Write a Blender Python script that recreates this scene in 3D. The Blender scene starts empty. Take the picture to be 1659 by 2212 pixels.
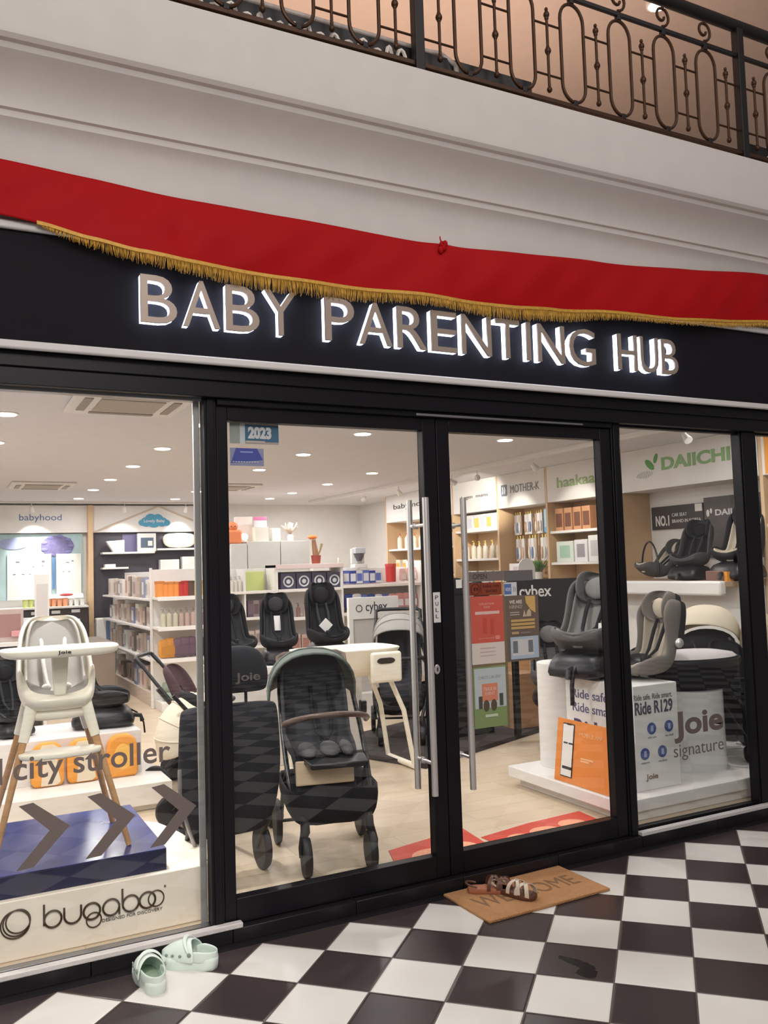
import bpy, bmesh, math, random
from math import sin, cos, pi, radians as R
from mathutils import Vector, Matrix
random.seed(7)
SC = bpy.context.scene
COL = SC.collection

# ------------------------------------------------------------------ camera, world, lights, exposure
FPX, YAW, PITCH, ROLL = 1858.83, 0.47554, 0.06283, -0.03099
cam_d = bpy.data.cameras.new('camera'); cam_o = bpy.data.objects.new('camera', cam_d); COL.objects.link(cam_o)
cam_d.sensor_fit = 'HORIZONTAL'; cam_d.sensor_width = 36.0; cam_d.lens = 36.0 * FPX / 1659.0
cam_d.clip_start = 0.05; cam_d.clip_end = 100
fwd = Vector((sin(YAW) * cos(PITCH), cos(YAW) * cos(PITCH), sin(PITCH)))
rgt = Vector((cos(YAW), -sin(YAW), 0)); up = rgt.cross(fwd)
r2 = rgt * cos(ROLL) + up * sin(ROLL); u2 = up * cos(ROLL) - rgt * sin(ROLL)
cam_o.matrix_world = Matrix.Translation((-1.14454, -3.85302, 1.63752)) @ Matrix((r2, u2, -fwd)).transposed().to_4x4()
SC.camera = cam_o
SC.view_settings.view_transform = 'Standard'; SC.view_settings.look = 'None'
SC.view_settings.exposure = 0.0; SC.view_settings.gamma = 1.0; SC.view_settings.use_curve_mapping = False

def lin(c):
    out = []
    for v in c[:3]:
        v = v / 255.0
        out.append(v / 12.92 if v <= 0.04045 else ((v + 0.055) / 1.055) ** 2.4)
    return (out[0], out[1], out[2], 1.0)

W = bpy.data.worlds.new('world'); SC.world = W; W.use_nodes = True
W.node_tree.nodes['Background'].inputs[0].default_value = lin((200, 192, 188))
W.node_tree.nodes['Background'].inputs[1].default_value = 0.35

def area(name, loc, size, size_y, power, col, rot=(0, 0, 0), parent=None, shape='RECTANGLE'):
    l = bpy.data.lights.new(name, 'AREA'); l.shape = shape; l.size = size
    if shape == 'RECTANGLE': l.size_y = size_y
    l.energy = power; l.color = lin(col)[:3]
    o = bpy.data.objects.new(name, l); COL.objects.link(o); o.location = loc; o.rotation_euler = rot
    if parent: o.parent = parent
    return o
area('mall_light', (0.8, -3.4, 6.3), 7.0, 3.0, 78, (255, 247, 242), (R(14), 0, 0))
area('mall_light', (-1.5, -7.0, 5.2), 5.0, 2.0, 235, (255, 247, 242), (R(48), 0, 0))
area('gallery_fill', (1.6, 1.9, 4.5), 5.0, 1.4, 84, (255, 224, 204), (pi, 0, 0))  # unseen uplight added to brighten the gallery wall and ceiling

def window_fill_spot(loc, aim, power, deg):  # unseen spot added outside to brighten the left window display
    l = bpy.data.lights.new('window_fill_spot', 'SPOT'); l.energy = power; l.color = lin((255, 246, 238))[:3]; l.spot_size = R(deg); l.spot_blend = 0.9; l.shadow_soft_size = 0.25
    o = bpy.data.objects.new('window_fill_spot', l); COL.objects.link(o); o.location = loc
    o.rotation_euler = (Vector(aim) - Vector(loc)).to_track_quat('-Z', 'Y').to_euler()
window_fill_spot((-1.3, -3.6, 4.6), (-0.55, 0.2, 0.50), 520, 26)
# ------------------------------------------------------------------ materials
MATS = {}
def mat(name, col, rough=0.55, metal=0.0, spec=0.5, bump=0.0, bscale=60, vary=0.06, vscale=8, emit=None, es=0, alpha=None, coat=0, trans=0):
    if name in MATS: return MATS[name]
    m = bpy.data.materials.new(name); m.use_nodes = True; nt = m.node_tree; n = nt.nodes; lk = nt.links
    b = n['Principled BSDF']; c = lin(col)
    b.inputs['Roughness'].default_value = rough; b.inputs['Metallic'].default_value = metal
    b.inputs['Specular IOR Level'].default_value = spec
    b.inputs['Coat Weight'].default_value = coat; b.inputs['Transmission Weight'].default_value = trans
    tc = n.new('ShaderNodeTexCoord'); nz = n.new('ShaderNodeTexNoise'); nz.inputs['Scale'].default_value = vscale; nz.inputs['Detail'].default_value = 3
    lk.new(tc.outputs['Object'], nz.inputs['Vector'])
    mx = n.new('ShaderNodeMix'); mx.data_type = 'RGBA'
    mx.inputs[6].default_value = tuple(v * (1 - vary) for v in c[:3]) + (1,); mx.inputs[7].default_value = tuple(min(1, v * (1 + vary)) for v in c[:3]) + (1,)
    lk.new(nz.outputs['Fac'], mx.inputs[0]); lk.new(mx.outputs[2], b.inputs['Base Color'])
    if bump > 0:
        n2 = n.new('ShaderNodeTexNoise'); n2.inputs['Scale'].default_value = bscale; lk.new(tc.outputs['Object'], n2.inputs['Vector'])
        bp = n.new('ShaderNodeBump'); bp.inputs['Strength'].default_value = bump; bp.inputs['Distance'].default_value = 0.01
        lk.new(n2.outputs['Fac'], bp.inputs['Height']); lk.new(bp.outputs['Normal'], b.inputs['Normal'])
    if emit is not None:
        b.inputs['Emission Color'].default_value = lin(emit); b.inputs['Emission Strength'].default_value = es
    if alpha is not None: b.inputs['Alpha'].default_value = alpha
    MATS[name] = m
    return m

def fabric(name, col, **k):
    k.setdefault('rough', 0.85); k.setdefault('bump', 0.25); k.setdefault('bscale', 220); k.setdefault('spec', 0.25)
    return mat(name, col, **k)

def wood_mat(name, col, col2, scale=(1, 14, 1), rough=0.45):
    if name in MATS: return MATS[name]
    m = mat(name, col, rough); nt = m.node_tree; n = nt.nodes; lk = nt.links
    tc = n.new('ShaderNodeTexCoord'); mp = n.new('ShaderNodeMapping'); mp.inputs['Scale'].default_value = scale
    nz = n.new('ShaderNodeTexNoise'); nz.inputs['Scale'].default_value = 3; nz.inputs['Detail'].default_value = 6; nz.inputs['Distortion'].default_value = 0.6
    cr = n.new('ShaderNodeMix'); cr.data_type = 'RGBA'; cr.inputs[6].default_value = lin(col); cr.inputs[7].default_value = lin(col2)
    lk.new(tc.outputs['Object'], mp.inputs['Vector']); lk.new(mp.outputs['Vector'], nz.inputs['Vector'])
    lk.new(nz.outputs['Fac'], cr.inputs[0]); lk.new(cr.outputs[2], n['Principled BSDF'].inputs['Base Color'])
    return m

def glass_mat(name='shop_glass', tint=(250, 252, 252), ior=1.5, refl=1.6):
    if name in MATS: return MATS[name]
    m = bpy.data.materials.new(name); m.use_nodes = True; nt = m.node_tree; n = nt.nodes; lk = nt.links
    n.remove(n['Principled BSDF'])
    tr = n.new('ShaderNodeBsdfTransparent'); tr.inputs[0].default_value = lin(tint)
    gl = n.new('ShaderNodeBsdfGlossy'); gl.inputs['Roughness'].default_value = 0.004
    fr = n.new('ShaderNodeFresnel'); fr.inputs['IOR'].default_value = ior
    mu = n.new('ShaderNodeMath'); mu.operation = 'MULTIPLY'; mu.inputs[1].default_value = refl
    ms = n.new('ShaderNodeMixShader')
    ge = n.new('ShaderNodeNewGeometry'); inv = n.new('ShaderNodeMath'); inv.operation = 'SUBTRACT'; inv.inputs[0].default_value = 1.0; lk.new(ge.outputs['Backfacing'], inv.inputs[1])
    m2 = n.new('ShaderNodeMath'); m2.operation = 'MULTIPLY'; lk.new(mu.outputs[0], m2.inputs[0]); lk.new(inv.outputs[0], m2.inputs[1])
    lk.new(fr.outputs[0], mu.inputs[0]); lk.new(m2.outputs[0], ms.inputs[0]); lk.new(tr.outputs[0], ms.inputs[1]); lk.new(gl.outputs[0], ms.inputs[2])
    lk.new(ms.outputs[0], n['Material Output'].inputs[0])
    MATS[name] = m
    return m

def checker_floor():
    m = bpy.data.materials.new('checker_tiles'); m.use_nodes = True; nt = m.node_tree; n = nt.nodes; lk = nt.links
    b = n['Principled BSDF']
    geo = n.new('ShaderNodeNewGeometry')
    sub = n.new('ShaderNodeVectorMath'); sub.operation = 'SUBTRACT'; sub.inputs[1].default_value = (2.23273, -0.115, 0)
    lk.new(geo.outputs['Position'], sub.inputs[0])
    s = 0.3
    def dot(v):
        d = n.new('ShaderNodeVectorMath'); d.operation = 'DOT_PRODUCT'; d.inputs[1].default_value = v; lk.new(sub.outputs[0], d.inputs[0]); return d.outputs['Value']
    def M(op, a, bb=None, cc=None):
        q = n.new('ShaderNodeMath'); q.operation = op
        for i, v in enumerate((a, bb, cc)):
            if v is None: continue
            if isinstance(v, (int, float)): q.inputs[i].default_value = v
            else: lk.new(v, q.inputs[i])
        return q.outputs[0]
    k = 1 / math.sqrt(2) / s
    i = dot((k, -k, 0)); j = dot((-k, -k, 0))
    par = M('PINGPONG', M('ADD', M('FLOOR', i), M('FLOOR', j)), 1.0)
    ei = M('ABSOLUTE', M('SUBTRACT', M('FRACT', i), 0.5)); ej = M('ABSOLUTE', M('SUBTRACT', M('FRACT', j), 0.5))
    e = M('MAXIMUM', ei, ej)
    grout = M('GREATER_THAN', e, 0.489)
    nz = n.new('ShaderNodeTexNoise'); nz.inputs['Scale'].default_value = 2.2; nz.inputs['Detail'].default_value = 4; nz.inputs['Distortion'].default_value = 0.3
    lk.new(geo.outputs['Position'], nz.inputs['Vector'])
    def mixc(f, a, bb):
        q = n.new('ShaderNodeMix'); q.data_type = 'RGBA'; lk.new(f, q.inputs[0])
        for idx, v in ((6, a), (7, bb)):
            if isinstance(v, tuple): q.inputs[idx].default_value = lin(v)
            else: lk.new(v, q.inputs[idx])
        return q.outputs[2]
    wh = mixc(nz.outputs['Fac'], (214, 209, 204), (226, 224, 218)); bk = mixc(nz.outputs['Fac'], (54, 46, 47), (68, 59, 59))
    c = mixc(par, wh, bk); c = mixc(grout, c, (92, 84, 80))
    # dirt marks with a shape of their own
    def blot(cx, cy, ax, ay, ang, rad):
        v = n.new('ShaderNodeVectorMath'); v.operation = 'SUBTRACT'; v.inputs[1].default_value = (cx, cy, 0); lk.new(geo.outputs['Position'], v.inputs[0])
        n3 = n.new('ShaderNodeTexNoise'); n3.inputs['Scale'].default_value = 26; lk.new(geo.outputs['Position'], n3.inputs['Vector'])
        def dd(w):
            d = n.new('ShaderNodeVectorMath'); d.operation = 'DOT_PRODUCT'; d.inputs[1].default_value = w; lk.new(v.outputs[0], d.inputs[0]); return d.outputs['Value']
        a = M('MULTIPLY', dd((cos(ang), sin(ang), 0)), 1 / ax); bb = M('MULTIPLY', dd((-sin(ang), cos(ang), 0)), 1 / ay)
        r = M('ADD', M('ADD', M('MULTIPLY', a, a), M('MULTIPLY', bb, bb)), M('MULTIPLY', n3.outputs['Fac'], 1.3))
        return M('LESS_THAN', r, rad)
    for a in ((1.16, -0.97, 0.095, 0.030, R(-72), 1.55), (1.14, -1.06, 0.045, 0.045, R(10), 1.5)):
        c = mixc(blot(*a), c, (8, 7, 8))
    lk.new(c, b.inputs['Base Color'])
    rr = n.new('ShaderNodeMapRange'); rr.inputs[3].default_value = 0.24; rr.inputs[4].default_value = 0.28; b.inputs['Specular IOR Level'].default_value = 0.16
    lk.new(nz.outputs['Fac'], rr.inputs[0]); lk.new(rr.outputs[0], b.inputs['Roughness'])
    bev = n.new('ShaderNodeMapRange'); bev.inputs[1].default_value = 0.47; bev.inputs[2].default_value = 0.497; bev.inputs[3].default_value = 1; bev.inputs[4].default_value = 0
    lk.new(e, bev.inputs[0])
    bp = n.new('ShaderNodeBump'); bp.inputs['Strength'].default_value = 0.5; bp.inputs['Distance'].default_value = 0.004
    lk.new(bev.outputs[0], bp.inputs['Height']); lk.new(bp.outputs['Normal'], b.inputs['Normal'])
    return m

def plank_floor():
    m = bpy.data.materials.new('oak_planks'); m.use_nodes = True; nt = m.node_tree; n = nt.nodes; lk = nt.links
    b = n['Principled BSDF']; b.inputs['Roughness'].default_value = 0.38
    geo = n.new('ShaderNodeNewGeometry')
    br = n.new('ShaderNodeTexBrick'); br.inputs['Color1'].default_value = lin((214, 194, 168)); br.inputs['Color2'].default_value = lin((224, 206, 182)); br.inputs['Mortar'].default_value = lin((184, 162, 138))
    br.inputs['Scale'].default_value = 1.0; br.inputs['Brick Width'].default_value = 1.2; br.inputs['Row Height'].default_value = 0.18; br.inputs['Mortar Size'].default_value = 0.002
    lk.new(geo.outputs['Position'], br.inputs['Vector'])
    mp = n.new('ShaderNodeMapping'); mp.inputs['Scale'].default_value = (1, 14, 1); lk.new(geo.outputs['Position'], mp.inputs['Vector'])
    nz = n.new('ShaderNodeTexNoise'); nz.inputs['Scale'].default_value = 2; nz.inputs['Detail'].default_value = 5; lk.new(mp.outputs[0], nz.inputs['Vector'])
    mx = n.new('ShaderNodeMix'); mx.data_type = 'RGBA'; mx.blend_type = 'MULTIPLY'; mx.inputs[0].default_value = 0.35
    cr = n.new('ShaderNodeMix'); cr.data_type = 'RGBA'; cr.inputs[6].default_value = lin((200, 190, 175)); cr.inputs[7].default_value = (1, 1, 1, 1); lk.new(nz.outputs['Fac'], cr.inputs[0])
    lk.new(br.outputs['Color'], mx.inputs[6]); lk.new(cr.outputs[2], mx.inputs[7]); lk.new(mx.outputs[2], b.inputs['Base Color'])
    return m

WHITE = mat('white_paint', (232, 228, 224), 0.6); PLASTER = mat('wall_plaster', (214, 209, 205), 0.75, bump=0.05, bscale=30)
CEIL = mat('ceiling_paint', (222, 219, 222), 0.8); SHELFW = mat('shelf_white', (236, 232, 228), 0.4)
BLK = mat('black_aluminium', (22, 21, 26), 0.35, spec=0.22); BLKP = mat('black_plastic', (26, 26, 29), 0.4); BLKST = mat('black_stone', (32, 30, 34), 0.3, spec=0.3, vary=0.2, vscale=14)
BLKF = fabric('black_fabric', (34, 34, 38)); CHAR = fabric('charcoal_fabric', (58, 58, 62)); GREYF = fabric('grey_fabric', (112, 110, 108)); DGREY = fabric('dark_grey_fabric', (84, 83, 83))
SAGE = fabric('sage_grey_fabric', (112, 120, 114)); CREAMF = fabric('cream_fabric', (226, 214, 192)); BEIGEF = fabric('beige_fabric', (196, 184, 166)); LGREYF = fabric('light_grey_fabric', (168, 166, 162))
STEEL = mat('brushed_steel', (232, 228, 226), 0.38, metal=0.85); ALU = mat('aluminium', (170, 170, 174), 0.3, metal=1.0); CREAMP = mat('cream_plastic', (248, 240, 222), 0.3)
OAK = wood_mat('pale_oak', (222, 190, 152), (206, 172, 132)); LEGW = wood_mat('beech_wood', (206, 160, 112), (182, 134, 90), (6, 6, 1)); RUB = mat('rubber', (30, 30, 32), 0.6)
BRONZE = mat('bronze_iron', (72, 48, 32), 0.45, metal=0.5, vary=0.3, vscale=30); IRON = mat('black_iron', (34, 31, 34), 0.45, metal=0.3)
NAVY = mat('navy_gloss', (62, 70, 128), 0.18); NAVY_SHADE = mat('navy_shaded', (36, 38, 70), 0.35); INK = mat('grey_ink', (92, 82, 78), 0.6); INKB = mat('black_ink', (44, 40, 42), 0.6); INKN = mat('navy_ink', (60, 60, 110), 0.6); INKW = mat('white_ink', (235, 232, 228), 0.5)
BROWNH = mat('brown_leather', (92, 72, 62), 0.4); ORANGE = mat('orange_card', (228, 138, 62), 0.5); PAPER = mat('white_card', (232, 230, 226), 0.6); LEDM = mat('lamp_white', (255, 250, 242), 0.5, emit=(255, 246, 236), es=9)
def cm(c, rough=0.5): return mat('colour_%d_%d_%d' % c, c, rough)

# ------------------------------------------------------------------ mesh builder
_txt = {}
def text_geo(s, bold=0.0):
    k = (s, bold)
    if k not in _txt:
        c = bpy.data.curves.new('lettering', 'FONT'); c.body = s; c.size = 1; c.offset = bold; c.resolution_u = 4
        o = bpy.data.objects.new('lettering', c); COL.objects.link(o)
        dg = bpy.context.evaluated_depsgraph_get(); me = o.evaluated_get(dg).to_mesh()
        vs = [tuple(v.co[:2]) for v in me.vertices]; fs = [tuple(p.vertices) for p in me.polygons]
        o.evaluated_get(dg).to_mesh_clear(); bpy.data.objects.remove(o); bpy.data.curves.remove(c)
        _txt[k] = (vs, fs)
    return _txt[k]

class MB:
    def __init__(s): s.v = []; s.f = []
    def add(s, vs, fs, M=None):
        b = len(s.v)
        s.v += [tuple(M @ Vector(v)) for v in vs] if M is not None else [tuple(v) for v in vs]
        s.f += [tuple(b + i for i in f) for f in fs]; return s
    def box(s, x0, x1, y0, y1, z0, z1, M=None):
        vs = [(x, y, z) for x in (x0, x1) for y in (y0, y1) for z in (z0, z1)]
        return s.add(vs, [(0, 1, 3, 2), (4, 6, 7, 5), (0, 4, 5, 1), (2, 3, 7, 6), (0, 2, 6, 4), (1, 5, 7, 3)], M)
    def rings(s, rs, closed=False, cap=True, M=None):
        n = len(rs[0]); vs = [p for r in rs for p in r]; fs = []
        m = len(rs)
        for a in range(m if closed else m - 1):
            b = (a + 1) % m
            for i in range(n):
                j = (i + 1) % n; fs.append((a * n + i, a * n + j, b * n + j, b * n + i))
        if cap and not closed: fs += [tuple(range(n))[::-1], tuple((m - 1) * n + i for i in range(n))]
        return s.add(vs, fs, M)
    def tube(s, pts, r, n=10, closed=False, M=None):
        P = [Vector(p) for p in pts]; m = len(P); rs = []
        ref = None
        for i in range(m):
            if closed: t = P[(i + 1) % m] - P[i - 1]
            else: t = P[min(i + 1, m - 1)] - P[max(i - 1, 0)]
            t.normalize()
            if ref is None:
                ref = Vector((0, 0, 1)) if abs(t.z) < 0.9 else Vector((1, 0, 0))
            u = ref - t * ref.dot(t)
            if u.length < 1e-4: u = t.orthogonal()
            u.normalize(); ref = u; w = t.cross(u); rr = r[i] if isinstance(r, (list, tuple)) else r
            rs.append([tuple(P[i] + u * (cos(2 * pi * k / n) * rr) + w * (sin(2 * pi * k / n) * rr)) for k in range(n)])
        return s.rings(rs, closed, not closed, M)
    def cyl(s, p, q, r, rb=None, n=20, M=None): return s.tube([p, q], [r, r if rb is None else rb], n, False, M)
    def lathe(s, prof, c=(0, 0, 0), n=24, axis='z', M=None, sx=1, sy=1):
        rs = []
        for r, h in prof:
            ring = []
            for k in range(n):
                a = 2 * pi * k / n; x, y = r * cos(a) * sx, r * sin(a) * sy
                p = (x, y, h) if axis == 'z' else ((h, x, y) if axis == 'x' else (x, h, y))
                ring.append((c[0] + p[0], c[1] + p[1], c[2] + p[2]))
            rs.append(ring)
        return s.rings(rs, M=M)
    def ell(s, c, r, n=16, m=10, M=None):
        return s.lathe([(max(1e-4, sin(pi * i / m)) * r[0], -cos(pi * i / m) * r[2]) for i in range(m + 1)], c, n, sy=r[1] / r[0], M=M)
    def prism(s, poly, a0, a1, plane='xz', M=None):
        n = len(poly)
        def P(p, a): return (p[0], a, p[1]) if plane == 'xz' else ((a, p[0], p[1]) if plane == 'yz' else (p[0], p[1], a))
        vs = [P(p, a0) for p in poly] + [P(p, a1) for p in poly]
        return s.add(vs, [tuple(range(n)), tuple(range(2 * n - 1, n - 1, -1))] + [(i, n + i, n + (i + 1) % n, (i + 1) % n) for i in range(n)], M)
    def text(s, body, x0, x1, z0, z1, y=0.0, depth=0.002, bold=0.0, M=None):
        """lettering facing -y, front face at y, body going to y+depth"""
        vs, fs = text_geo(body, bold)
        ax = min(v[0] for v in vs); bx = max(v[0] for v in vs); az = min(v[1] for v in vs); bz = max(v[1] for v in vs)
        T = [(x0 + (v[0] - ax) / (bx - ax) * (x1 - x0), z0 + (v[1] - az) / (bz - az) * (z1 - z0)) for v in vs]
        n = len(T); V = [(a, y, b) for a, b in T] + [(a, y + depth, b) for a, b in T]
        F = [tuple(f) for f in fs] + [tuple(n + i for i in reversed(f)) for f in fs]
        ec = {}
        for f in fs:
            for a, b in zip(f, f[1:] + f[:1]): ec[(a, b)] = 1
        F += [(b, a, n + a, n + b) for (a, b) in ec if (b, a) not in ec]
        return s.add(V, F, M)
    def disc(s, c, r, y, depth=0.003, n=28, sx=1, sz=1, M=None):
        return s.prism([(c[0] + r * sx * cos(2 * pi * k / n), c[1] + r * sz * sin(2 * pi * k / n)) for k in range(n)], y, y + depth, 'xz', M)
    def build(s, name, m, parent=None, bevel=0, sub=0, smooth=True, ang=35, solid=0, label=None, seg=2):
        me = bpy.data.meshes.new(name); me.from_pydata(s.v, [], s.f); me.validate()
        bm = bmesh.new(); bm.from_mesh(me); bmesh.ops.recalc_face_normals(bm, faces=bm.faces); bm.to_mesh(me); bm.free()
        if isinstance(m, (list, tuple)) and not hasattr(m, 'name'):
            for q in m: me.materials.append(q)
        else: me.materials.append(m)
        o = bpy.data.objects.new(name, me); COL.objects.link(o)
        if smooth:
            for p in me.polygons: p.use_smooth = True
            if not sub: me.set_sharp_from_angle(angle=R(ang))
        if solid:
            q = o.modifiers.new('solid', 'SOLIDIFY'); q.thickness = solid; q.offset = 0
        if sub:
            q = o.modifiers.new('sub', 'SUBSURF'); q.levels = sub; q.render_levels = sub
        if bevel:
            q = o.modifiers.new('bevel', 'BEVEL'); q.width = bevel; q.segments = seg; q.limit_method = 'ANGLE'
        if parent: o.parent = parent
        if label: o['label'] = label
        return o

def tag(o, label, cat, group=None, kind=None):
    if kind: o['kind'] = kind
    if label: o['label'] = label
    if cat: o['category'] = cat
    if group: o['group'] = group
    return o
def thing(name, label, cat, loc=(0, 0, 0), rz=0.0, group=None, kind=None, sc=1.0):
    o = bpy.data.objects.new(name, None); COL.objects.link(o); o.empty_display_size = 0.1
    o.location = loc; o.rotation_euler = (0, 0, rz); o.scale = (sc, sc, sc)
    return tag(o, label, cat, group, kind)
def kids(o): return [c for c in bpy.data.objects if c.parent == o]
CH = {}
def copy_tree(o, par=None):
    c = o.copy(); COL.objects.link(c)
    if par: c.parent = par
    if o.name not in CH: CH[o.name] = kids(o)
    for k in CH[o.name]: copy_tree(k, c)
    return c
def clone(o, loc, rz=None, label=None, group=None, sc=None):
    c = copy_tree(o); c.location = loc
    if rz is not None: c.rotation_euler = (0, 0, rz)
    if label: c['label'] = label
    if group: c['group'] = group
    if sc: c.scale = (sc, sc, sc) if not isinstance(sc, tuple) else sc
    return c
def struct(name, mb, m, **k):
    o = mb.build(name, m, **k); o['kind'] = 'structure'; return o
#SPLIT
# ------------------------------------------------------------------ the setting
struct('floor', MB().box(-7, 9, -9, -0.115, -0.12, 0), checker_floor(), smooth=False)
struct('trim_1', MB().box(-7, 9, -0.115, 0.0, -0.12, 0.001), BLKST, smooth=False)
kb = MB()
for i in range(-10, 14): kb.box(i * 0.6 + 0.0015, i * 0.6 + 0.5985, -0.055, 0.06, 0.0, 0.06)
struct('trim_2', kb, BLKST, bevel=0.003)
struct('floor_shop', MB().box(-3.1, 5.75, 0.0, 10.4, -0.1, 0.0595), plank_floor(), smooth=False)
struct('ceiling_shop', MB().box(-3.1, 5.75, 0.10, 10.4, 2.75, 2.85), CEIL, smooth=False)
struct('wall_back', MB().box(-3.1, 5.75, 10.23, 10.35, 0.06, 2.75), WHITE, smooth=False)
struct('wall_left', MB().box(-3.1, -3.0, 0.1, 10.3, 0.06, 2.75), WHITE, smooth=False)
struct('wall_right', MB().box(5.62, 5.75, 0.1, 10.3, 0.06, 2.75), WHITE, smooth=False)
# upper white wall, cornice and gallery slab in one profile
pr = [(-0.35, 4.06), (-0.35, 3.78), (-0.345, 3.76), (-0.33, 3.745), (-0.31, 3.74), (-0.30, 3.72), (-0.27, 3.70), (-0.225, 3.665), (-0.19, 3.62), (-0.17, 3.575), (-0.165, 3.55),
      (-0.15, 3.545), (-0.145, 3.52), (-0.12, 3.50), (-0.10, 3.46), (-0.088, 3.40), (-0.08, 3.30), (-0.08, 3.10), (0.12, 3.10), (0.12, 4.06)]
struct('wall_front', MB().prism(pr, -5, 8, 'yz'), PLASTER, ang=28)
struct('wall_front', MB().box(-5, 8, 0.0, 0.12, 2.44, 3.10), BLK, smooth=False)
struct('floor_gallery', MB().box(-5, 8, 0.12, 3.2, 3.9, 4.058), PLASTER, smooth=False)
GALW = mat('gallery_paint', (204, 188, 176), 0.8)
struct('wall_gallery', MB().box(-5, 8, 3.2, 3.3, 3.9, 6.6), GALW, smooth=False)
struct('ceiling_gallery', MB().box(-5, 8, -1.5, 3.3, 6.6, 6.7), GALW, smooth=False)

# white sills on the kerb
for n, (a, b) in enumerate(((-3.5, 0.045), (2.395, 6.5))):
    struct('trim_%d' % (n + 3), MB().box(a, b, -0.06, -0.022, 0.06, 0.083), mat('sill_white', (212, 208, 206), 0.5, bump=0.3, bscale=40), bevel=0.004)
# header, posts
struct('trim_5', MB().box(-5, 8, -0.06, 0.10, 2.43, 2.57).box(-5, 8, -0.075, -0.06, 2.505, 2.57), BLK, bevel=0.003)
struct('trim_6', MB().box(-0.022, 2.335, -0.035, 0.075, 2.402, 2.43), BLK, bevel=0.002)
struct('trim_7', MB().box(1.02, 2.11, -0.048, -0.034, 2.404, 2.416), ALU, bevel=0.002)
for n, (a, b) in enumerate(((-0.082, -0.024), (2.338, 2.407), (3.413, 3.565), (5.2, 5.3))):
    struct('trim_%d' % (n + 8), MB().box(a, b, -0.02, 0.05, 0.06, 2.43).box(a + 0.012, b - 0.012, -0.028, -0.02, 0.06, 2.43), BLK, bevel=0.003)
GL = glass_mat()
def window(n, a, b, z0):
    w = thing('window_%d' % n, None, None, (0, 0, 0), kind='structure')
    MB().box(a, b, 0.030, 0.042, z0, 2.43).build('glass_pane', GL, w, smooth=False)
    MB().box(a, b, 0.0, 0.045, 0.06, z0).box(a, b, 0.0, 0.045, 2.418, 2.432).build('window_frame', ALU if n == 1 else BLK, w, bevel=0.002)
    if n == 1: MB().box(b - 0.033, b - 0.004, 0.043, 0.06, 0.075, 2.42).build('edge_channel', mat('dull_aluminium', (176, 172, 170), 0.4, metal=0.6), w, bevel=0.002)
    return w
window(1, -3.4, -0.082, 0.078); window(2, 2.407, 3.413, 0.09); window(3, 3.565, 5.2, 0.09)

def door(n, x0, x1, g0, g1, hx, lock):
    w = thing('door_%d' % n, None, None, (0, 0, 0), kind='structure')
    f = MB()
    for a, b, c, d in ((x0, g0, 0.064, 2.40), (g1, x1, 0.064, 2.40), (g0, g1, 2.334, 2.40), (g0, g1, 0.064, 0.172)): f.box(a, b, -0.012, 0.048, c, d)
    f.build('door_frame', BLK, w, bevel=0.003)
    MB().box(g0, g1, 0.036, 0.047, 0.172, 2.334).build('glass_pane', GL, w, smooth=False)
    for y, nm in ((-0.068, 'outer_handle'), (0.105, 'inner_handle')):
        h = MB().cyl((hx, y, 0.488), (hx, y, 1.98), 0.0165, n=24)
        o = h.build(nm, STEEL, w)
        for z in (0.645, 1.84): MB().cyl((hx, y, z), (hx, 0.036 if y < 0 else 0.047, z), 0.009, n=14).cyl((hx, (0.032 if y < 0 else 0.052), z), (hx, 0.036 if y < 0 else 0.047, z), 0.016, n=16).build('standoff', STEEL, o)
    if lock:
        l = MB().lathe([(0.001, -0.004), (0.014, -0.004), (0.017, 0)], (1.112, -0.012, 1.102), 20, 'y', sy=1.5).build('lock_cylinder', STEEL, w)
        MB().box(1.109, 1.115, -0.0175, -0.016, 1.092, 1.112).build('keyhole', BLKP, l, smooth=False)
    return w
door(1, -0.022, 1.149, 0.031, 1.071, 1.043, True)
door(2, 1.153, 2.336, 1.231, 2.259, 1.268, False)

# ------------------------------------------------------------------ sign band with lettering
sg = thing('shop_sign', 'long black sign band with back-lit lettering BABY PARENTING HUB above the doors', 'sign', (0, 0, 0))
MB().box(-4.5, 7.5, -0.10, -0.001, 2.57, 3.09).build('sign_board', mat('sign_black', (28, 27, 32), 0.7, spec=0.12), sg, smooth=False)
for z in (2.565, 3.062): MB().box(-4.5, 7.5, -0.125, -0.10, z, z + 0.036).build('trim_strip', mat('strip_white', (222, 218, 216), 0.45), sg, bevel=0.008, label='white edging strip')
LF = mat('letter_face', (170, 154, 142), 0.42, metal=0.35); HALO = mat('letter_glow', (235, 242, 255), 0.5, emit=(218, 230, 255), es=5.0)
words = [('BABY', -0.395, 0.352), ('PARENTING', 0.470, 2.160), ('HUB', 2.300, 2.790)]
adv = {'I': 0.42, 'N': 0.98, 'G': 1.0, 'A': 0.95, 'H': 0.98, 'U': 0.95, 'T': 0.82, 'E': 0.82, 'P': 0.82, 'R': 0.9, 'B': 0.9, 'Y': 0.9}
for wd, a, b in words:
    tot = sum(adv[c] for c in wd); x = a; k = (b - a) / tot
    for c in wd:
        wl = adv[c] * k; g = 0.045 * k if c != 'I' else 0.32 * adv['I'] * k
        if c == 'I': x0, x1 = x + wl * 0.34, x + wl * 0.62
        else: x0, x1 = x + wl * 0.06, x + wl * 0.915
        L = MB().text(c, x0, x1, 2.722, 2.932, -0.147, 0.010, bold=-0.004).build('letter', LF, sg, smooth=False)
        MB().text(c, x0 + 0.0015, x1 - 0.0015, 2.7235, 2.9305, -0.137, 0.036, bold=-0.006).build('glow_tube', HALO, L, smooth=False, label='white back-lit letter body')
        x += wl

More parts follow.
